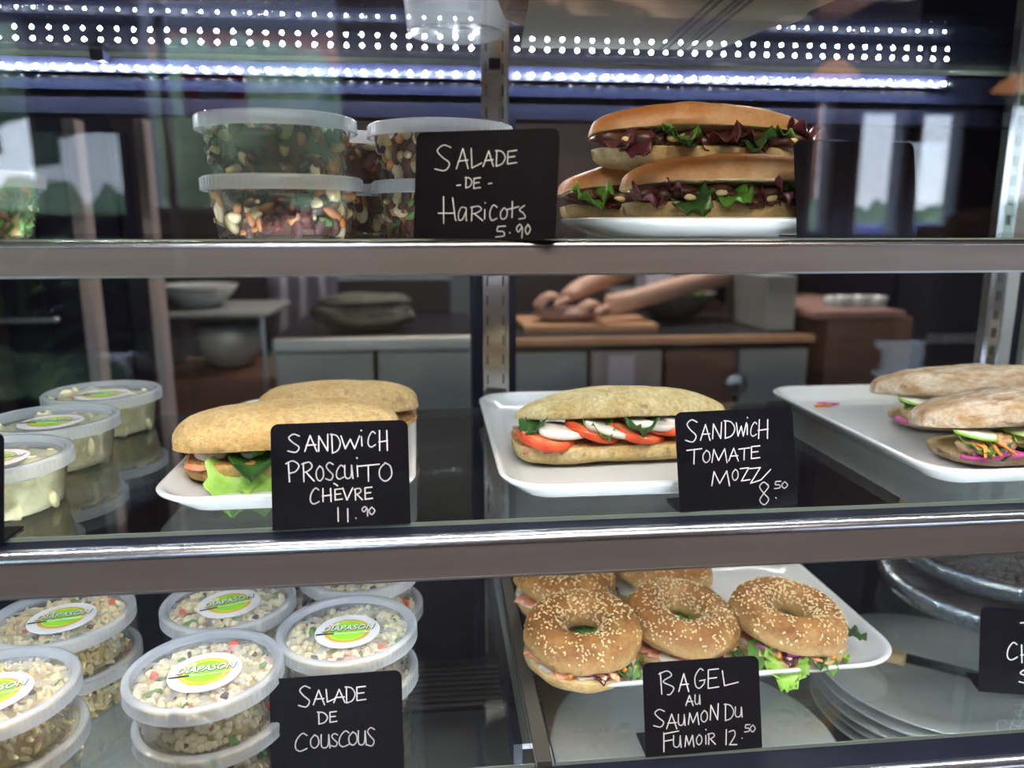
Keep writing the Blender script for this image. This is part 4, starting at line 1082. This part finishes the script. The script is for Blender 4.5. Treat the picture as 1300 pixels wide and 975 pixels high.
t = thing('carrot_garnish', 'thick orange carrot stick and curly parsley behind the right sandwiches', 'garnish', (.0, .0, 0))
a_, b_ = at(1162, 479, y=.90), at(1215, 479, y=.90)
t.location = (b_.x, .90, ZM + FL)
hz = b_.z - ZM - FL
strip('carrot_stick', [(a_.x - b_.x, 0, hz), (-.02, 0, hz), (0, 0, hz)], .012, .008, M_carrot, t)
MB().box(-.055, .05, -.02, .03, 0, hz - .003).build('bread_crust', M_ciab_dusty, t)
rnd = random.Random(3); items = []
for i in range(150):
    a = rnd.uniform(0, 2 * PI); r0 = abs(rnd.gauss(0, .013))
    items.append(TRS((.024 + r0 * math.cos(a), r0 * math.sin(a) * .6, hz + .001 + rnd.uniform(0, .012) * (1 - r0 / .05)), (rnd.uniform(0, 6), rnd.uniform(0, 6), 0), (.004, .0022, .0008)))
scatter('parsley_sprigs', ICO1, items, [M_leaf], t)
# scraps of onion and carrot on the right tray
p = at(1050, 516, z=ZM + FL)
t = thing('onion_and_carrot_scrap', 'bit of pickled onion with carrot lying alone on the right tray', 'food scrap', p)
strip('onion_strip', [(-.010, .004, .003), (-.002, .006, .0035), (.006, .001, .003), (.016, .002, .003)], .008, .003, M_onion, t)
strip('carrot_stick', [(-.018, -.003, .002), (-.008, -.002, .0025), (.004, -.002, .002)], .008, .003, M_carrot, t)

# --- baguettes (upper shelf)
def baguette(label, loc, rz, seed, L=.27, tiltx=0, roty=0, gloss=True, detail=True):
    t = thing('sandwich', label, 'sandwich', loc, rz, 'baguette sandwiches on the oval plate')
    t.rotation_euler = (tiltx, roty, rz)
    half_loaf('bottom_bread', L, .066, .022, [M_bag_bot, M_crumb], t, seed, True, pe=3.0, qe=2.0, amp=.002, loc=(0, 0, .0215), dome=.55)
    half_loaf('top_bread', L + .005, .068, .026, [M_bag_top, M_crumb], t, seed + 2, False, pe=2.8, qe=1.9, amp=.002, loc=(0, .004, .034), rot=(R(-10), 0, 0), bow=.003, dome=.8)
    rnd = random.Random(seed)
    for i in range(13):
        x = -L * .43 + L * .86 * i / 12
        blob('filling_piece', .016, .014, .007, M_meat, t, seed + i, .4, 2, ICO2, (x, -.016 + rnd.uniform(-.004, .003), .0285 + rnd.uniform(-.002, .003)), (0, 0, rnd.uniform(0, 3)))
    if detail:
        for i in range(10):
            x = -L * .42 + L * .84 * i / 9
            leaf('lettuce_leaf', .028 + .022 * rnd.random(), .034, (M_leaf_red, M_leaf_red, M_leaf_dk, M_leaf, M_leaf_red)[(i + seed) % 5], t, (x + rnd.uniform(-.008, .008), -.010, .030 + .003 * rnd.random()), (R(rnd.uniform(-25, 25)), R(rnd.uniform(-8, 14)), R(-90 + rnd.uniform(-65, 65))), seed + i * 3, .10 + .08 * rnd.random(), .6, cup=.3 * rnd.random())
        for i in range(5):
            blob('garlic_piece', .0055, .003, .003, M_garlic, t, seed + i, .2, 2, ICO2, (rnd.uniform(-.11, .11), -.032, .027 + rnd.uniform(-.002, .004)), (0, rnd.uniform(-.5, .5), 0))
    return t
zp = ZU + .0065
baguette('front lower baguette with big green leaves, brown glossy top', (.275, .676, zp), R(-2), 60, .215)
baguette('top baguette of the pile, dull brown crust with dark leaves', (.254, .738, zp + .051), R(-2), 75, .205)
baguette('rear lower baguette under the top one, pale end showing', (.238, .757, zp), R(-2), 83, .215)
baguette('far baguette at the back left of the oval plate', (.235, .822, zp + .0), R(0), 97, .20, detail=False)

# --- bagels (lower shelf, wide tray)
def bagel(label, loc, rz, seed, tilt=(0, 0), leafy=True):
    t = thing('bagel', label, 'bagel', (loc[0], loc[1] + .012, loc[2]), rz, 'sesame bagels with smoked salmon')
    def half(name, R0, rt, hgt, flip, z0, mats, rotx, roty, sd, amp):
        n, k = 72, 28; v = []; f = []; mi = []
        for i in range(n):
            A = 2 * PI * i / n; wob = 1 + .05 * fbm((math.cos(A), math.sin(A), sd), 1.2, sd)
            for j in range(k):
                a = 2 * PI * j / k; ca, sa = math.cos(a), math.sin(a)
                r_ = R0 * wob + rt * ca * (1.0 if ca > 0 else .92)
                z = hgt * (abs(sa) ** .8 if sa > 0 else -.10 * abs(sa))
                p = Vector((r_ * math.cos(A), r_ * math.sin(A), z)); d = Vector((ca * math.cos(A), ca * math.sin(A), max(sa, 0)))
                p += d * amp * (fbm(p, 26, sd) + .3 * fbm(p, 110, sd))
                if flip: p.z = -p.z
                v.append(p)
        for i in range(n):
            for j in range(k):
                i2, j2 = (i + 1) % n, (j + 1) % k
                q = (i * k + j, i2 * k + j, i2 * k + j2, i * k + j2)
                f.append(q[::-1] if flip else q); mi.append(1 if j > k / 2 else 0)
        o = mobj(name, v, f, mats, t, True, mi); o.location = (0, 0 if flip else 0, z0); o.rotation_euler = (rotx, roty, 0); return o, v
    half('bottom_half', .0365, .0220, .017, True, .0175, [M_bagel_side, M_crumb], 0, 0, seed, .0012)
    top, tv = half('top_half', .0370, .0225, .0245, False, .0345, [M_bagel, M_crumb], tilt[0], tilt[1], seed + 4, .0018)
    rnd = random.Random(seed); items = []
    while len(items) < 640:
        i, j = rnd.randrange(72), rnd.randrange(1, 13)
        if rnd.random() < .35 and j in (1, 12): continue
        p = tv[i * 28 + j]; q = tv[((i + 1) % 72) * 28 + j]; r_ = tv[i * 28 + j + 1]
        a1, a2 = rnd.random(), rnd.random(); pos = p + (q - p) * a1 + (r_ - p) * a2
        nn = (q - p).cross(r_ - p)
        if nn.length < 1e-12: continue
        nn.normalize()
        if nn.dot(Vector((0, 0, 1))) < -.2: nn = -nn
        if fbm(pos, 35, seed) < -.28 and rnd.random() < .8: continue
        M = Matrix.Translation(pos + nn * .0002) @ nn.to_track_quat('Z', 'Y').to_matrix().to_4x4() @ Matrix.Rotation(rnd.uniform(0, 6.3), 4, 'Z') @ Matrix.Diagonal((.00155, .00095, .0006, 1))
        items.append(M)
    scatter('sesame_seeds', ICO1, items, [M_seed], top)
    # cream cheese and fillings
    v = []; f = []; n = 60
    for i in range(n):
        A = 2 * PI * i / n; ro = .0545 + .0022 * math.sin(i * 1.7 + seed) + .0015 * math.sin(i * 3.1)
        for (r_, z) in ((.022, .0175), (ro - .006, .0172), (ro, .0185), (ro - .001, .0215), (ro - .008, .0235), (.022, .024)):
            v.append((r_ * math.cos(A), r_ * math.sin(A), z))
    for i in range(n):
        for j in range(6):
            i2, j2 = (i + 1) % n, (j + 1) % 6; f.append((i * 6 + j, i2 * 6 + j, i2 * 6 + j2, i * 6 + j2))
    mobj('cream_cheese', v, f, M_cheese, t)
    for i, (a, L_) in enumerate(((-95, .060), (-45, .055), (-140, .050), (160, .06), (20, .055))):
        A = R(a); wavy('salmon_slice', L_, .034, M_salmon, t, (.036 * math.cos(A), .036 * math.sin(A), .0262), (0, 0, A + PI / 2), seed + i, .0022, 95, droop=.006)
    for i in range(4):
        A0 = R(-150 + 35 * i + seed * 7 % 20)
        strip('onion_strip', [(.053 * math.cos(A0 + q * .07), .053 * math.sin(A0 + q * .07), .0245 + .001 * math.sin(q)) for q in range(7)], .0040, .0050, M_onion, t)
    for i in range(3):
        A0 = R(-120 + 55 * i + seed * 11 % 25)
        strip('carrot_stick', [(.045 * math.cos(A0), .045 * math.sin(A0), .026), (.060 * math.cos(A0), .060 * math.sin(A0), .0235)], .006, .005, M_carrot, t)
    if leafy:
        for i, (a, L_, m_, pit) in enumerate(((-60, .038, M_leaf, 18), (-100, .030, M_leaf_red, 8), (-30, .036, M_leaf_lt, 22), (-75, .034, M_leaf_dk, 4), (10, .030, M_leaf, 10))):
            A = R(a + seed * 13 % 20)
            leaf('salad_leaf', L_, .022, m_, t, (.034 * math.cos(A), .034 * math.sin(A), .0285), (0, R(pit), A), seed + i, .12, .6, frill=.1)
    leaf('spinach_leaf', .030, .022, M_leaf, t, (.008, -.008, .0290), (0, R(-8), R(100)), seed, .1, .4)
    return t
zb_ = ZL + FL
BG = [(145, .6)]
bagel('front left bagel with pink onion above the bagel sign', (.143, .684, zb_), R(0), 3, (R(8), R(-2)))
bagel('front middle bagel with salmon folds above the bagel sign', (.250, .700, zb_), R(25), 5, (R(9), R(2)))
b3 = bagel('front right bagel with a bright lettuce leaf over the rim', (.362, .692, zb_), R(-15), 8, (R(5), R(7)))
bagel('rear left bagel partly hidden under the shelf rail', (.146, .802, zb_), R(60), 12, (R(6), 0))
bagel('rear middle bagel partly hidden under the shelf rail', (.263, .815, zb_), R(110), 15, (R(5), 0), False)
leaf('salad_leaf', .048, .040, M_leaf_lt, b3, (-.012, -.038, .0290), (0, R(24), R(-85)), 77, .10, .9, frill=.15)
leaf('salad_leaf', .044, .018, M_leaf, b3, (-.034, -.032, .0290), (0, R(20), R(-100)), 78, .10, .9)
leaf('salad_leaf', .028, .018, M_leaf_dk, b3, (.050, -.004, .0290), (0, R(0), R(-10)), 79, .2, .4)

# --- film-wrapped cake pans
def cake_pan(label, loc, rz, seed, r=.125):
    t = thing('cake_pan', label, 'cake pan', loc, rz, 'film-wrapped chocolate cakes in foil pans')
    n = 120; v = []; f = []
    prof = [(r - .022, 0), (r - .010, .022), (r - .002, .0235), (r, .0245), (r - .001, .0265), (r - .006, .0268), (r - .012, .0235), (r - .022, .004)]
    for i in range(n):
        A = 2 * PI * i / n; cr = .0012 * math.sin(i * PI) + .0014 * (1 if i % 2 else -1)
        for (a, z) in prof:
            v.append(((a + cr) * math.cos(A), (a + cr) * math.sin(A), z + .0006 * math.sin(i * 2.3 + seed)))
    k = len(prof)
    for i in range(n):
        for j in range(k - 1):
            i2 = (i + 1) % n; f.append((i * k + j, i2 * k + j, i2 * k + j + 1, i * k + j + 1))
    f.append(tuple(i * k for i in reversed(range(n))))
    mobj('foil_pan', v, f, M_foil, t)
    MB().lathe([(0, .027), (r * .5, .0275), (r - .018, .0255), (r - .014, .023), (r - .02, .010)], 64).build('chocolate_cake', M_choc, t, True)
    v = []; f = []; n = 220; rings = [(r - .004, .006), (r + .0005, .012), (r + .003, .017), (r + .0035, .021), (r + .0045, .0255), (r - .002, .0285), (r - .008, .0285), (r - .014, .0285), (r - .02, .0285), (r - .035, .0288), (r - .05, .029), (r - .08, .0295), (.01, .0295)]
    for i in range(n):
        A = 2 * PI * i / n
        for j, (a, z) in enumerate(rings):
            w = fbm((a * math.cos(A) * .9, a * math.sin(A) * 1.8, seed), 70, seed) * 1.3 + .9 * fbm((math.cos(A) * .12, math.sin(A) * .12, z * .3), 160, seed)
            v.append(((a + .0022 * w) * math.cos(A), (a + .0022 * w) * math.sin(A), z + .0018 * abs(w)))
    k = len(rings)
    for i in range(n):
        for j in range(k - 1):
            i2 = (i + 1) % n; f.append((i * k + j, i2 * k + j, i2 * k + j + 1, i * k + j + 1))
    mobj('cling_film', v, f, M_film, t)
    return t
cake_pan('lower film-wrapped cake pan at the right of the lower shelf', (.672, .800, ZL + .0005), 0, 3)
cake_pan('upper film-wrapped cake pan stacked on the lower one', (.694, .812, ZL + .032), R(40), 7)

# ================================================================= KITCHEN BEHIND THE CASE
def pbox(px0, px1, py0, py1, Y, D, nm, m, par=None, bv=.004, down=None):
    """a box standing at real depth Y..Y+D whose front face spans the given picture area; returns box mesh object"""
    a, c = at(px0, py0, y=Y), at(px1, py1, y=Y)
    z0 = c.z if down is None else down
    o = MB().box(a.x, c.x, Y, Y + D, z0, a.z).build(nm, m, par)
    if bv: bevel(o, bv)
    return o
def kthing(nm, lab, cat): return thing(nm, lab, cat)
Yk = 1.95
zc_ = at(500, 428, y=Yk).z
t = kthing('steel_workbench', 'long stainless kitchen workbench blurred behind the middle shelf', 'workbench')
x0, x1 = at(345, 428, y=Yk).x, at(606, 428, y=Yk).x
bevel(MB().box(x0, x1, Yk, Yk + .02, zc_ - .035, zc_).build('steel_edge', M_steel, t), .004)
bevel(MB().box(x0, x1, Yk + .02, Yk + .6, zc_ - .035, zc_ - .002).build('worktop', M_darktop, t), .002)
for i, (a, c) in enumerate(((0, .48), (.50, .98))):
    w = x1 - x0; bevel(MB().box(x0 + w * a, x0 + w * c, Yk + .02, Yk + .55, .12, zc_ - .04).build('cupboard_door', M_steelmatt, t), .004)
MB().box(x0 + .02, x1 - .02, Yk + .05, Yk + .55, 0, .12).build('plinth', M_black, t)
t = kthing('prep_counter', 'dark counter with a tan wooden edge right of the centre post', 'counter')
x2, x3 = at(652, 432, y=Yk).x, at(1035, 432, y=Yk).x
bevel(MB().box(x2, x3, Yk, Yk + .02, zc_ - .030, zc_ - .01).build('wooden_edge', M_tan, t), .003)
bevel(MB().box(x2, x3, Yk + .02, Yk + .6, zc_ - .045, zc_ - .012).build('worktop', M_darktop, t), .002)
for i in range(4):
    w = (x3 - x2) / 4
    bevel(MB().box(x2 + w * i + .006, x2 + w * (i + 1) - .006, Yk + .02, Yk + .55, .12, zc_ - .05).build('cupboard_door', (M_steelmatt, M_greywood, M_wood, M_steelmatt)[i], t), .004)
MB().box(x2 + .02, x3 - .02, Yk + .05, Yk + .55, 0, .12).build('plinth', M_black, t)
t = kthing('brown_cabinet', 'reddish-brown wooden cabinet right of the kitchen counter', 'cabinet')
pbox(1052, 1148, 404, 520, Yk, .5, 'body', M_wood, t, down=0)
pbox(1034, 1150, 396, 404, Yk - .02, .55, 'top', M_brownpink, t)
for i, (px, lab) in enumerate(((1062, 'left white cup on the brown cabinet'), (1084, 'middle white cup on the brown cabinet'), (1108, 'right white cup on the brown cabinet'))):
    p = at(px, 393, y=Yk + .12)
    k = thing('cup', lab, 'cup', (p.x, p.y, p.z - .012), 0, 'white cups on the brown cabinet')
    MB().lathe([(0, 0), (.022, 0), (.034, .02), (.038, .05), (.036, .05), (.031, .02), (0, .006)], 24).build('body', M_ceramic_grey, k, True)
    MB().tube([(.034, 0, .042), (.052, 0, .038), (.052, 0, .020), (.033, 0, .014)], .004).build('handle', M_ceramic_grey, k, True)
t = kthing('dark_fridge', 'tall dark navy fridge at the right end of the kitchen', 'fridge')
pbox(1176, 1330, -60, 520, Yk + .1, .6, 'body', M_navy, t, down=0)
pbox(1180, 1325, 424, 434, Yk + .07, .02, 'handle', M_alu, t)
for a, c, lab, m_ in ((76, 134, 'taupe tall cabinet door leaning into the left of the kitchen', M_greywood), (181, 203, 'narrow taupe door post left of the pale pole', M_greywood)):
    o = pbox(a, c, 150, 520, 1.75, .05, 'tall_panel', m_, down=0); tag(o, lab, 'panel')
t = kthing('dark_oven', 'dark glass-fronted oven between the taupe panels', 'oven')
pbox(-40, 76, 60, 520, 1.95, .5, 'body', M_navy, t, down=0)
pbox(136, 180, 160, 520, 1.95, .10, 'side_unit', M_navy, t, down=0)
pbox(-38, 74, 404, 410, 1.90, .02, 'handle', M_alu, t)
pbox(30, 100, 412, 415, 1.93, .02, 'control_strip', M_led_dim, t) if False else None
t = kthing('wire_shelf', 'pale kitchen shelf line at the left behind the post', 'shelf')
pbox(200, 340, 398, 403, 2.1, .35, 'shelf_board', M_steelmatt, t)
for px in (204, 336): pbox(px - 2, px + 2, 403, 520, 2.1, .02, 'leg', M_alu, t, bv=0, down=0)
p = at(225, 398, y=2.2)
t = thing('mixing_bowl', 'white mixing bowl on the pale kitchen shelf', 'bowl', (p.x + .05, 2.25, at(225, 398, y=2.1).z))
MB().lathe([(0, 0), (.05, 0), (.09, .04), (.105, .065), (.10, .065), (.085, .04), (0, .006)], 32).build('body', M_ceramic_grey, t, True)
t = thing('steel_pot', 'round grey pot hanging below the kitchen shelf', 'pot', (at(296, 470, y=2.3).x, 2.30, 0))
z0 = at(296, 466, y=2.3).z
MB().lathe([(0, z0), (.06, z0 + .01), (.095, z0 + .06), (.10, z0 + .13), (.094, z0 + .13), (.09, z0 + .06), (0, z0 + .02)], 32).build('body', M_steelmatt, t, True)
MB().box(-.18, .18, -.18, .18, 0, z0).build('stool', M_wood, t)
t = kthing('hanging_apron', 'pale lilac apron hanging on the kitchen wall', 'apron')
v = []; f = []; a, c = at(338, 340, y=2.75), at(436, 520, y=2.75)
for i in range(13):
    for j in range(13):
        x = a.x + (c.x - a.x) * i / 12; z = a.z + (c.z - a.z) * j / 12
        v.append((x, 2.75 + .02 * math.sin(i * 1.9 + j * .2), z))
for i in range(12):
    for j in range(12): q = i * 13 + j; f.append((q, q + 13, q + 14, q + 1))
o = mobj('cloth', v, f, M_lilac, t); md = o.modifiers.new('t', 'SOLIDIFY'); md.thickness = .004
pbox(332, 442, 334, 340, 2.74, .03, 'rail', M_steel, t)
t = thing('folded_towel', 'dark grey folded towel lying on the steel workbench', 'towel', (at(462, 410, y=2.1).x, 2.12, zc_))
blob('folded_body', .135, .11, .045, M_towel, t, 5, .18, 1.4, ICO4, (0, 0, .042))
blob('top_fold', .120, .10, .020, M_towel, t, 9, .20, 1.6, ICO4, (.005, 0, .078))
o = kthing('steel_wall_shelf', 'bright stainless wall shelf above the towel', 'shelf')
pbox(425, 578, 345, 356, 2.5, .3, 'shelf_board', M_steel, o)
pbox(570, 604, 300, 430, 2.5, .04, 'bracket', M_steelmatt, o)
t = thing('salad_bowl', 'dark bowl of green salad leaves on the prep counter', 'bowl', (at(860, 420, y=2.32).x, 2.38, zc_ - .01))
MB().lathe([(0, 0), (.06, 0), (.12, .05), (.135, .08), (.13, .08), (.11, .05), (0, .01)], 32).build('body', M_towel, t, True)
for i in range(16):
    a = i * 2.4; leaf('salad_leaf', .08, .05, (M_leaf, M_leaf_lt, M_leaf_dk)[i % 3], t, (.04 * math.cos(a), .04 * math.sin(a), .06), (0, -.3, a), i, nu=8, nv=5)
t = kthing('coffee_machine', 'stainless coffee machine with a round gauge on the prep counter', 'coffee machine')
pbox(975, 1008, 350, 424, Yk + .08, .3, 'body', M_steelmatt, t, down=zc_ - .01)
t2 = kthing('paper_bag_stack', 'stack of white paper bags standing on the back shelf', 'paper bags')
pbox(822, 900, 336, 372, 3.45, .2, 'bags', M_lilac, t2)
pbox(790, 1040, 372, 380, 3.40, .35, 'back_shelf', M_steelmatt, t2)
for px in (800, 1030): pbox(px - 3, px + 3, 380, 420, 3.45, .03, 'leg', M_steelmatt, t2, down=0)
t = kthing('range_drawer', 'round gauge and handle on the front of the kitchen counter', 'gauge')
p = at(936, 489, y=Yk); 
MB().lathe([(0, 0), (.032, 0), (.032, .012), (.026, .016), (0, .016)], 32, 0, Matrix.Translation((p.x, Yk + .02, p.z)) @ Matrix.Rotation(PI / 2, 4, 'X')).build('dial', M_alu, t, True)
p = at(790, 474, y=Yk)
o = MB().box(p.x - .035, p.x + .035, Yk + .012, Yk + .018, p.z - .05, p.z + .045).build('paper_note', M_lilac); tag(o, 'small white paper note stuck on the counter front', 'paper')
bevel(o, .001)

# --- kitchen worker, dark clothes, reaching left over the counter
def skinned(name, joints, edges, m, parent, sub=2, root=0):
    me = bpy.data.meshes.new(name); me.from_pydata([j[0] for j in joints], edges, []); me.materials.append(m)
    o = bpy.data.objects.new(name, me); COL.objects.link(o); o.parent = parent
    o.modifiers.new('skin', 'SKIN')
    if not me.skin_vertices: 
        me.attributes.new
    for i, j in enumerate(joints):
        sv = me.skin_vertices[0].data[i]; r_ = j[1]; sv.radius = (r_, r_ if len(j) < 3 else j[2]); sv.use_root = (i == root)
    s_ = o.modifiers.new('sub', 'SUBSURF'); s_.levels = sub; s_.render_levels = sub
    me.polygons.foreach_set('use_smooth', [True] * len(me.polygons))
    return o

YP = 2.70
t = thing('person', 'kitchen worker in dark clothes reaching both hands over the prep counter', 'person', (0, 0, 0))
hx = at(905, 400, y=YP).x
hand = at(708, 378, y=2.18)
def J(x, y, z, r, r2=None): return ((x, y, z), r) if r2 is None else ((x, y, z), r, r2)
ex = hx - .22
bj = [J(hx, YP, .95, .15, .11), J(hx, YP, 1.15, .14, .10), J(hx - .02, YP - .05, 1.36, .16, .10), J(hx - .03, YP - .08, 1.48, .07), J(hx - .04, YP - .10, 1.56, .055), J(hx - .06, YP - .14, 1.66, .085, .095), J(hx - .06, YP - .15, 1.76, .07, .08),
      J(hx - .20, YP - .06, 1.42, .055), J(hx - .30, YP - .20, 1.20, .045), J(hand.x + .07, hand.y + .05, hand.z + .02, .030), J(hand.x + .02, hand.y, hand.z, .036, .018),
      J(hx + .17, YP - .06, 1.42, .055), J(hx + .14, YP - .28, 1.20, .045), J(hand.x + .20, hand.y - .02, hand.z - .01, .030), J(hand.x + .13, hand.y - .03, hand.z - .02, .036, .018),
      J(hx - .10, YP, .90, .09), J(hx - .11, YP - .02, .50, .06), J(hx - .11, YP + .02, .10, .045), J(hx - .12, YP - .10, .045, .04),
      J(hx + .10, YP, .90, .09), J(hx + .11, YP - .02, .50, .06), J(hx + .11, YP + .02, .10, .045), J(hx + .12, YP - .10, .045, .04)]
be = [(0, 1), (1, 2), (2, 3), (3, 4), (4, 5), (5, 6), (2, 7), (7, 8), (8, 9), (9, 10), (2, 11), (11, 12), (12, 13), (13, 14), (0, 15), (15, 16), (16, 17), (17, 18), (0, 19), (19, 20), (20, 21), (21, 22)]
skinned('body', bj, be, M_skin, t)
for hp in (Vector(bj[10][0]), Vector(bj[14][0])):
    for q, (dy, ln) in enumerate(((-.026, .062), (-.009, .074), (.009, .070), (.025, .055))):
        a = hp + Vector((-.015, dy, 0)); 
        skinned('finger', [J(*a, .010), J(a.x - ln * .5, a.y + dy * .3, a.z + .008, .0095), J(a.x - ln * .85, a.y + dy * .5, a.z - .010, .0085), J(a.x - ln, a.y + dy * .5, a.z - .026, .0075)], [(0, 1), (1, 2), (2, 3)], M_skin, t, 1)
    skinned('thumb', [J(hp.x + .010, hp.y - .022, hp.z, .012), J(hp.x - .015, hp.y - .050, hp.z - .006, .0105), J(hp.x - .040, hp.y - .058, hp.z - .018, .009)], [(0, 1), (1, 2)], M_skin, t, 1)
def grow(ix, g): return [(bj[i][0],) + tuple(r_ + g for r_ in bj[i][1:]) for i in ix]
skinned('shirt', grow([0, 1, 2, 7, 8, 11, 12], .014), [(0, 1), (1, 2), (2, 3), (3, 4), (2, 5), (5, 6)], M_darkcloth, t)
skinned('trousers', grow([0, 15, 16, 17, 19, 20, 21], .014), [(0, 1), (1, 2), (2, 3), (0, 4), (4, 5), (5, 6)], M_black, t)
skinned('shoe', [J(hx - .11, YP + .04, .045, .045), J(hx - .12, YP - .15, .040, .04)], [(0, 1)], M_black, t, 1)
skinned('shoe', [J(hx + .11, YP + .04, .045, .045), J(hx + .12, YP - .15, .040, .04)], [(0, 1)], M_black, t, 1)
hc = Vector(bj[5][0])
blob('cap', .100, .112, .080, M_darkcloth, t, 2, .03, 1, ICO3, (hc.x, hc.y + .012, hc.z + .075))
blob('hair', .096, .100, .095, M_hair, t, 4, .05, 2, ICO3, (hc.x, hc.y + .030, hc.z + .015))
blob('nose', .013, .018, .020, M_skin, t, 2, .03, 1, ICO2, (hc.x, hc.y - .098, hc.z + .005))
for sx_ in (-1, 1):
    blob('eye', .011, .007, .007, M_white, t, 2, 0, 1, ICO2, (hc.x + sx_ * .032, hc.y - .086, hc.z + .028))
    blob('ear', .010, .018, .028, M_skin, t, 2, .05, 1, ICO2, (hc.x + sx_ * .090, hc.y, hc.z + .01))
blob('mouth', .022, .006, .006, M_ham, t, 2, 0, 1, ICO2, (hc.x, hc.y - .088, hc.z - .035))
t = thing('cutting_board', 'tan wooden cutting board under the hands of the kitchen worker', 'cutting board', (hand.x + .05, hand.y + .02, zc_ - .012))
bevel(MB().box(-.16, .22, -.12, .12, 0, .02).build('board', M_tan, t), .004)
t2_ = thing('bread_dough', 'lump of pale dough held on the cutting board', 'dough', (hand.x + .03, hand.y, zc_ + .008))
blob('dough', .10, .07, max(.02, (hand.z - zc_ - .03) / 2), M_brownpink, t2_, 3, .1, 1.5, ICO3, (0, 0, max(.02, (hand.z - zc_ - .03) / 2)))

for sx_, lab in ((-.30, 'warm ceiling spotlight over the couscous side of the case'), (.34, 'warm ceiling spotlight over the bagel side of the case')):
    t = thing('ceiling_spotlight', lab, 'lamp', (sx_, -.35, 2.42))
    MB().lathe([(.050, 0), (.055, .10), (.02, .12), (.0, .12)], 32).build('lamp_shade', M_black, t, True)
    MB().lathe([(0, .02), (.040, .02), (.040, .03), (0, .03)], 24).build('bulb', emis('warm_bulb', (1.0, .78, .52), 25.0), t)
    MB().tube([(0, 0, .12), (0, 0, ZC - 2.42)], .008).build('stem', M_black, t, True)
    a = area('spot_glow', (sx_, -.35, 2.40), (R(-38) * -1, 0, 0), .07, .07, 7.0, (1.0, .80, .56))
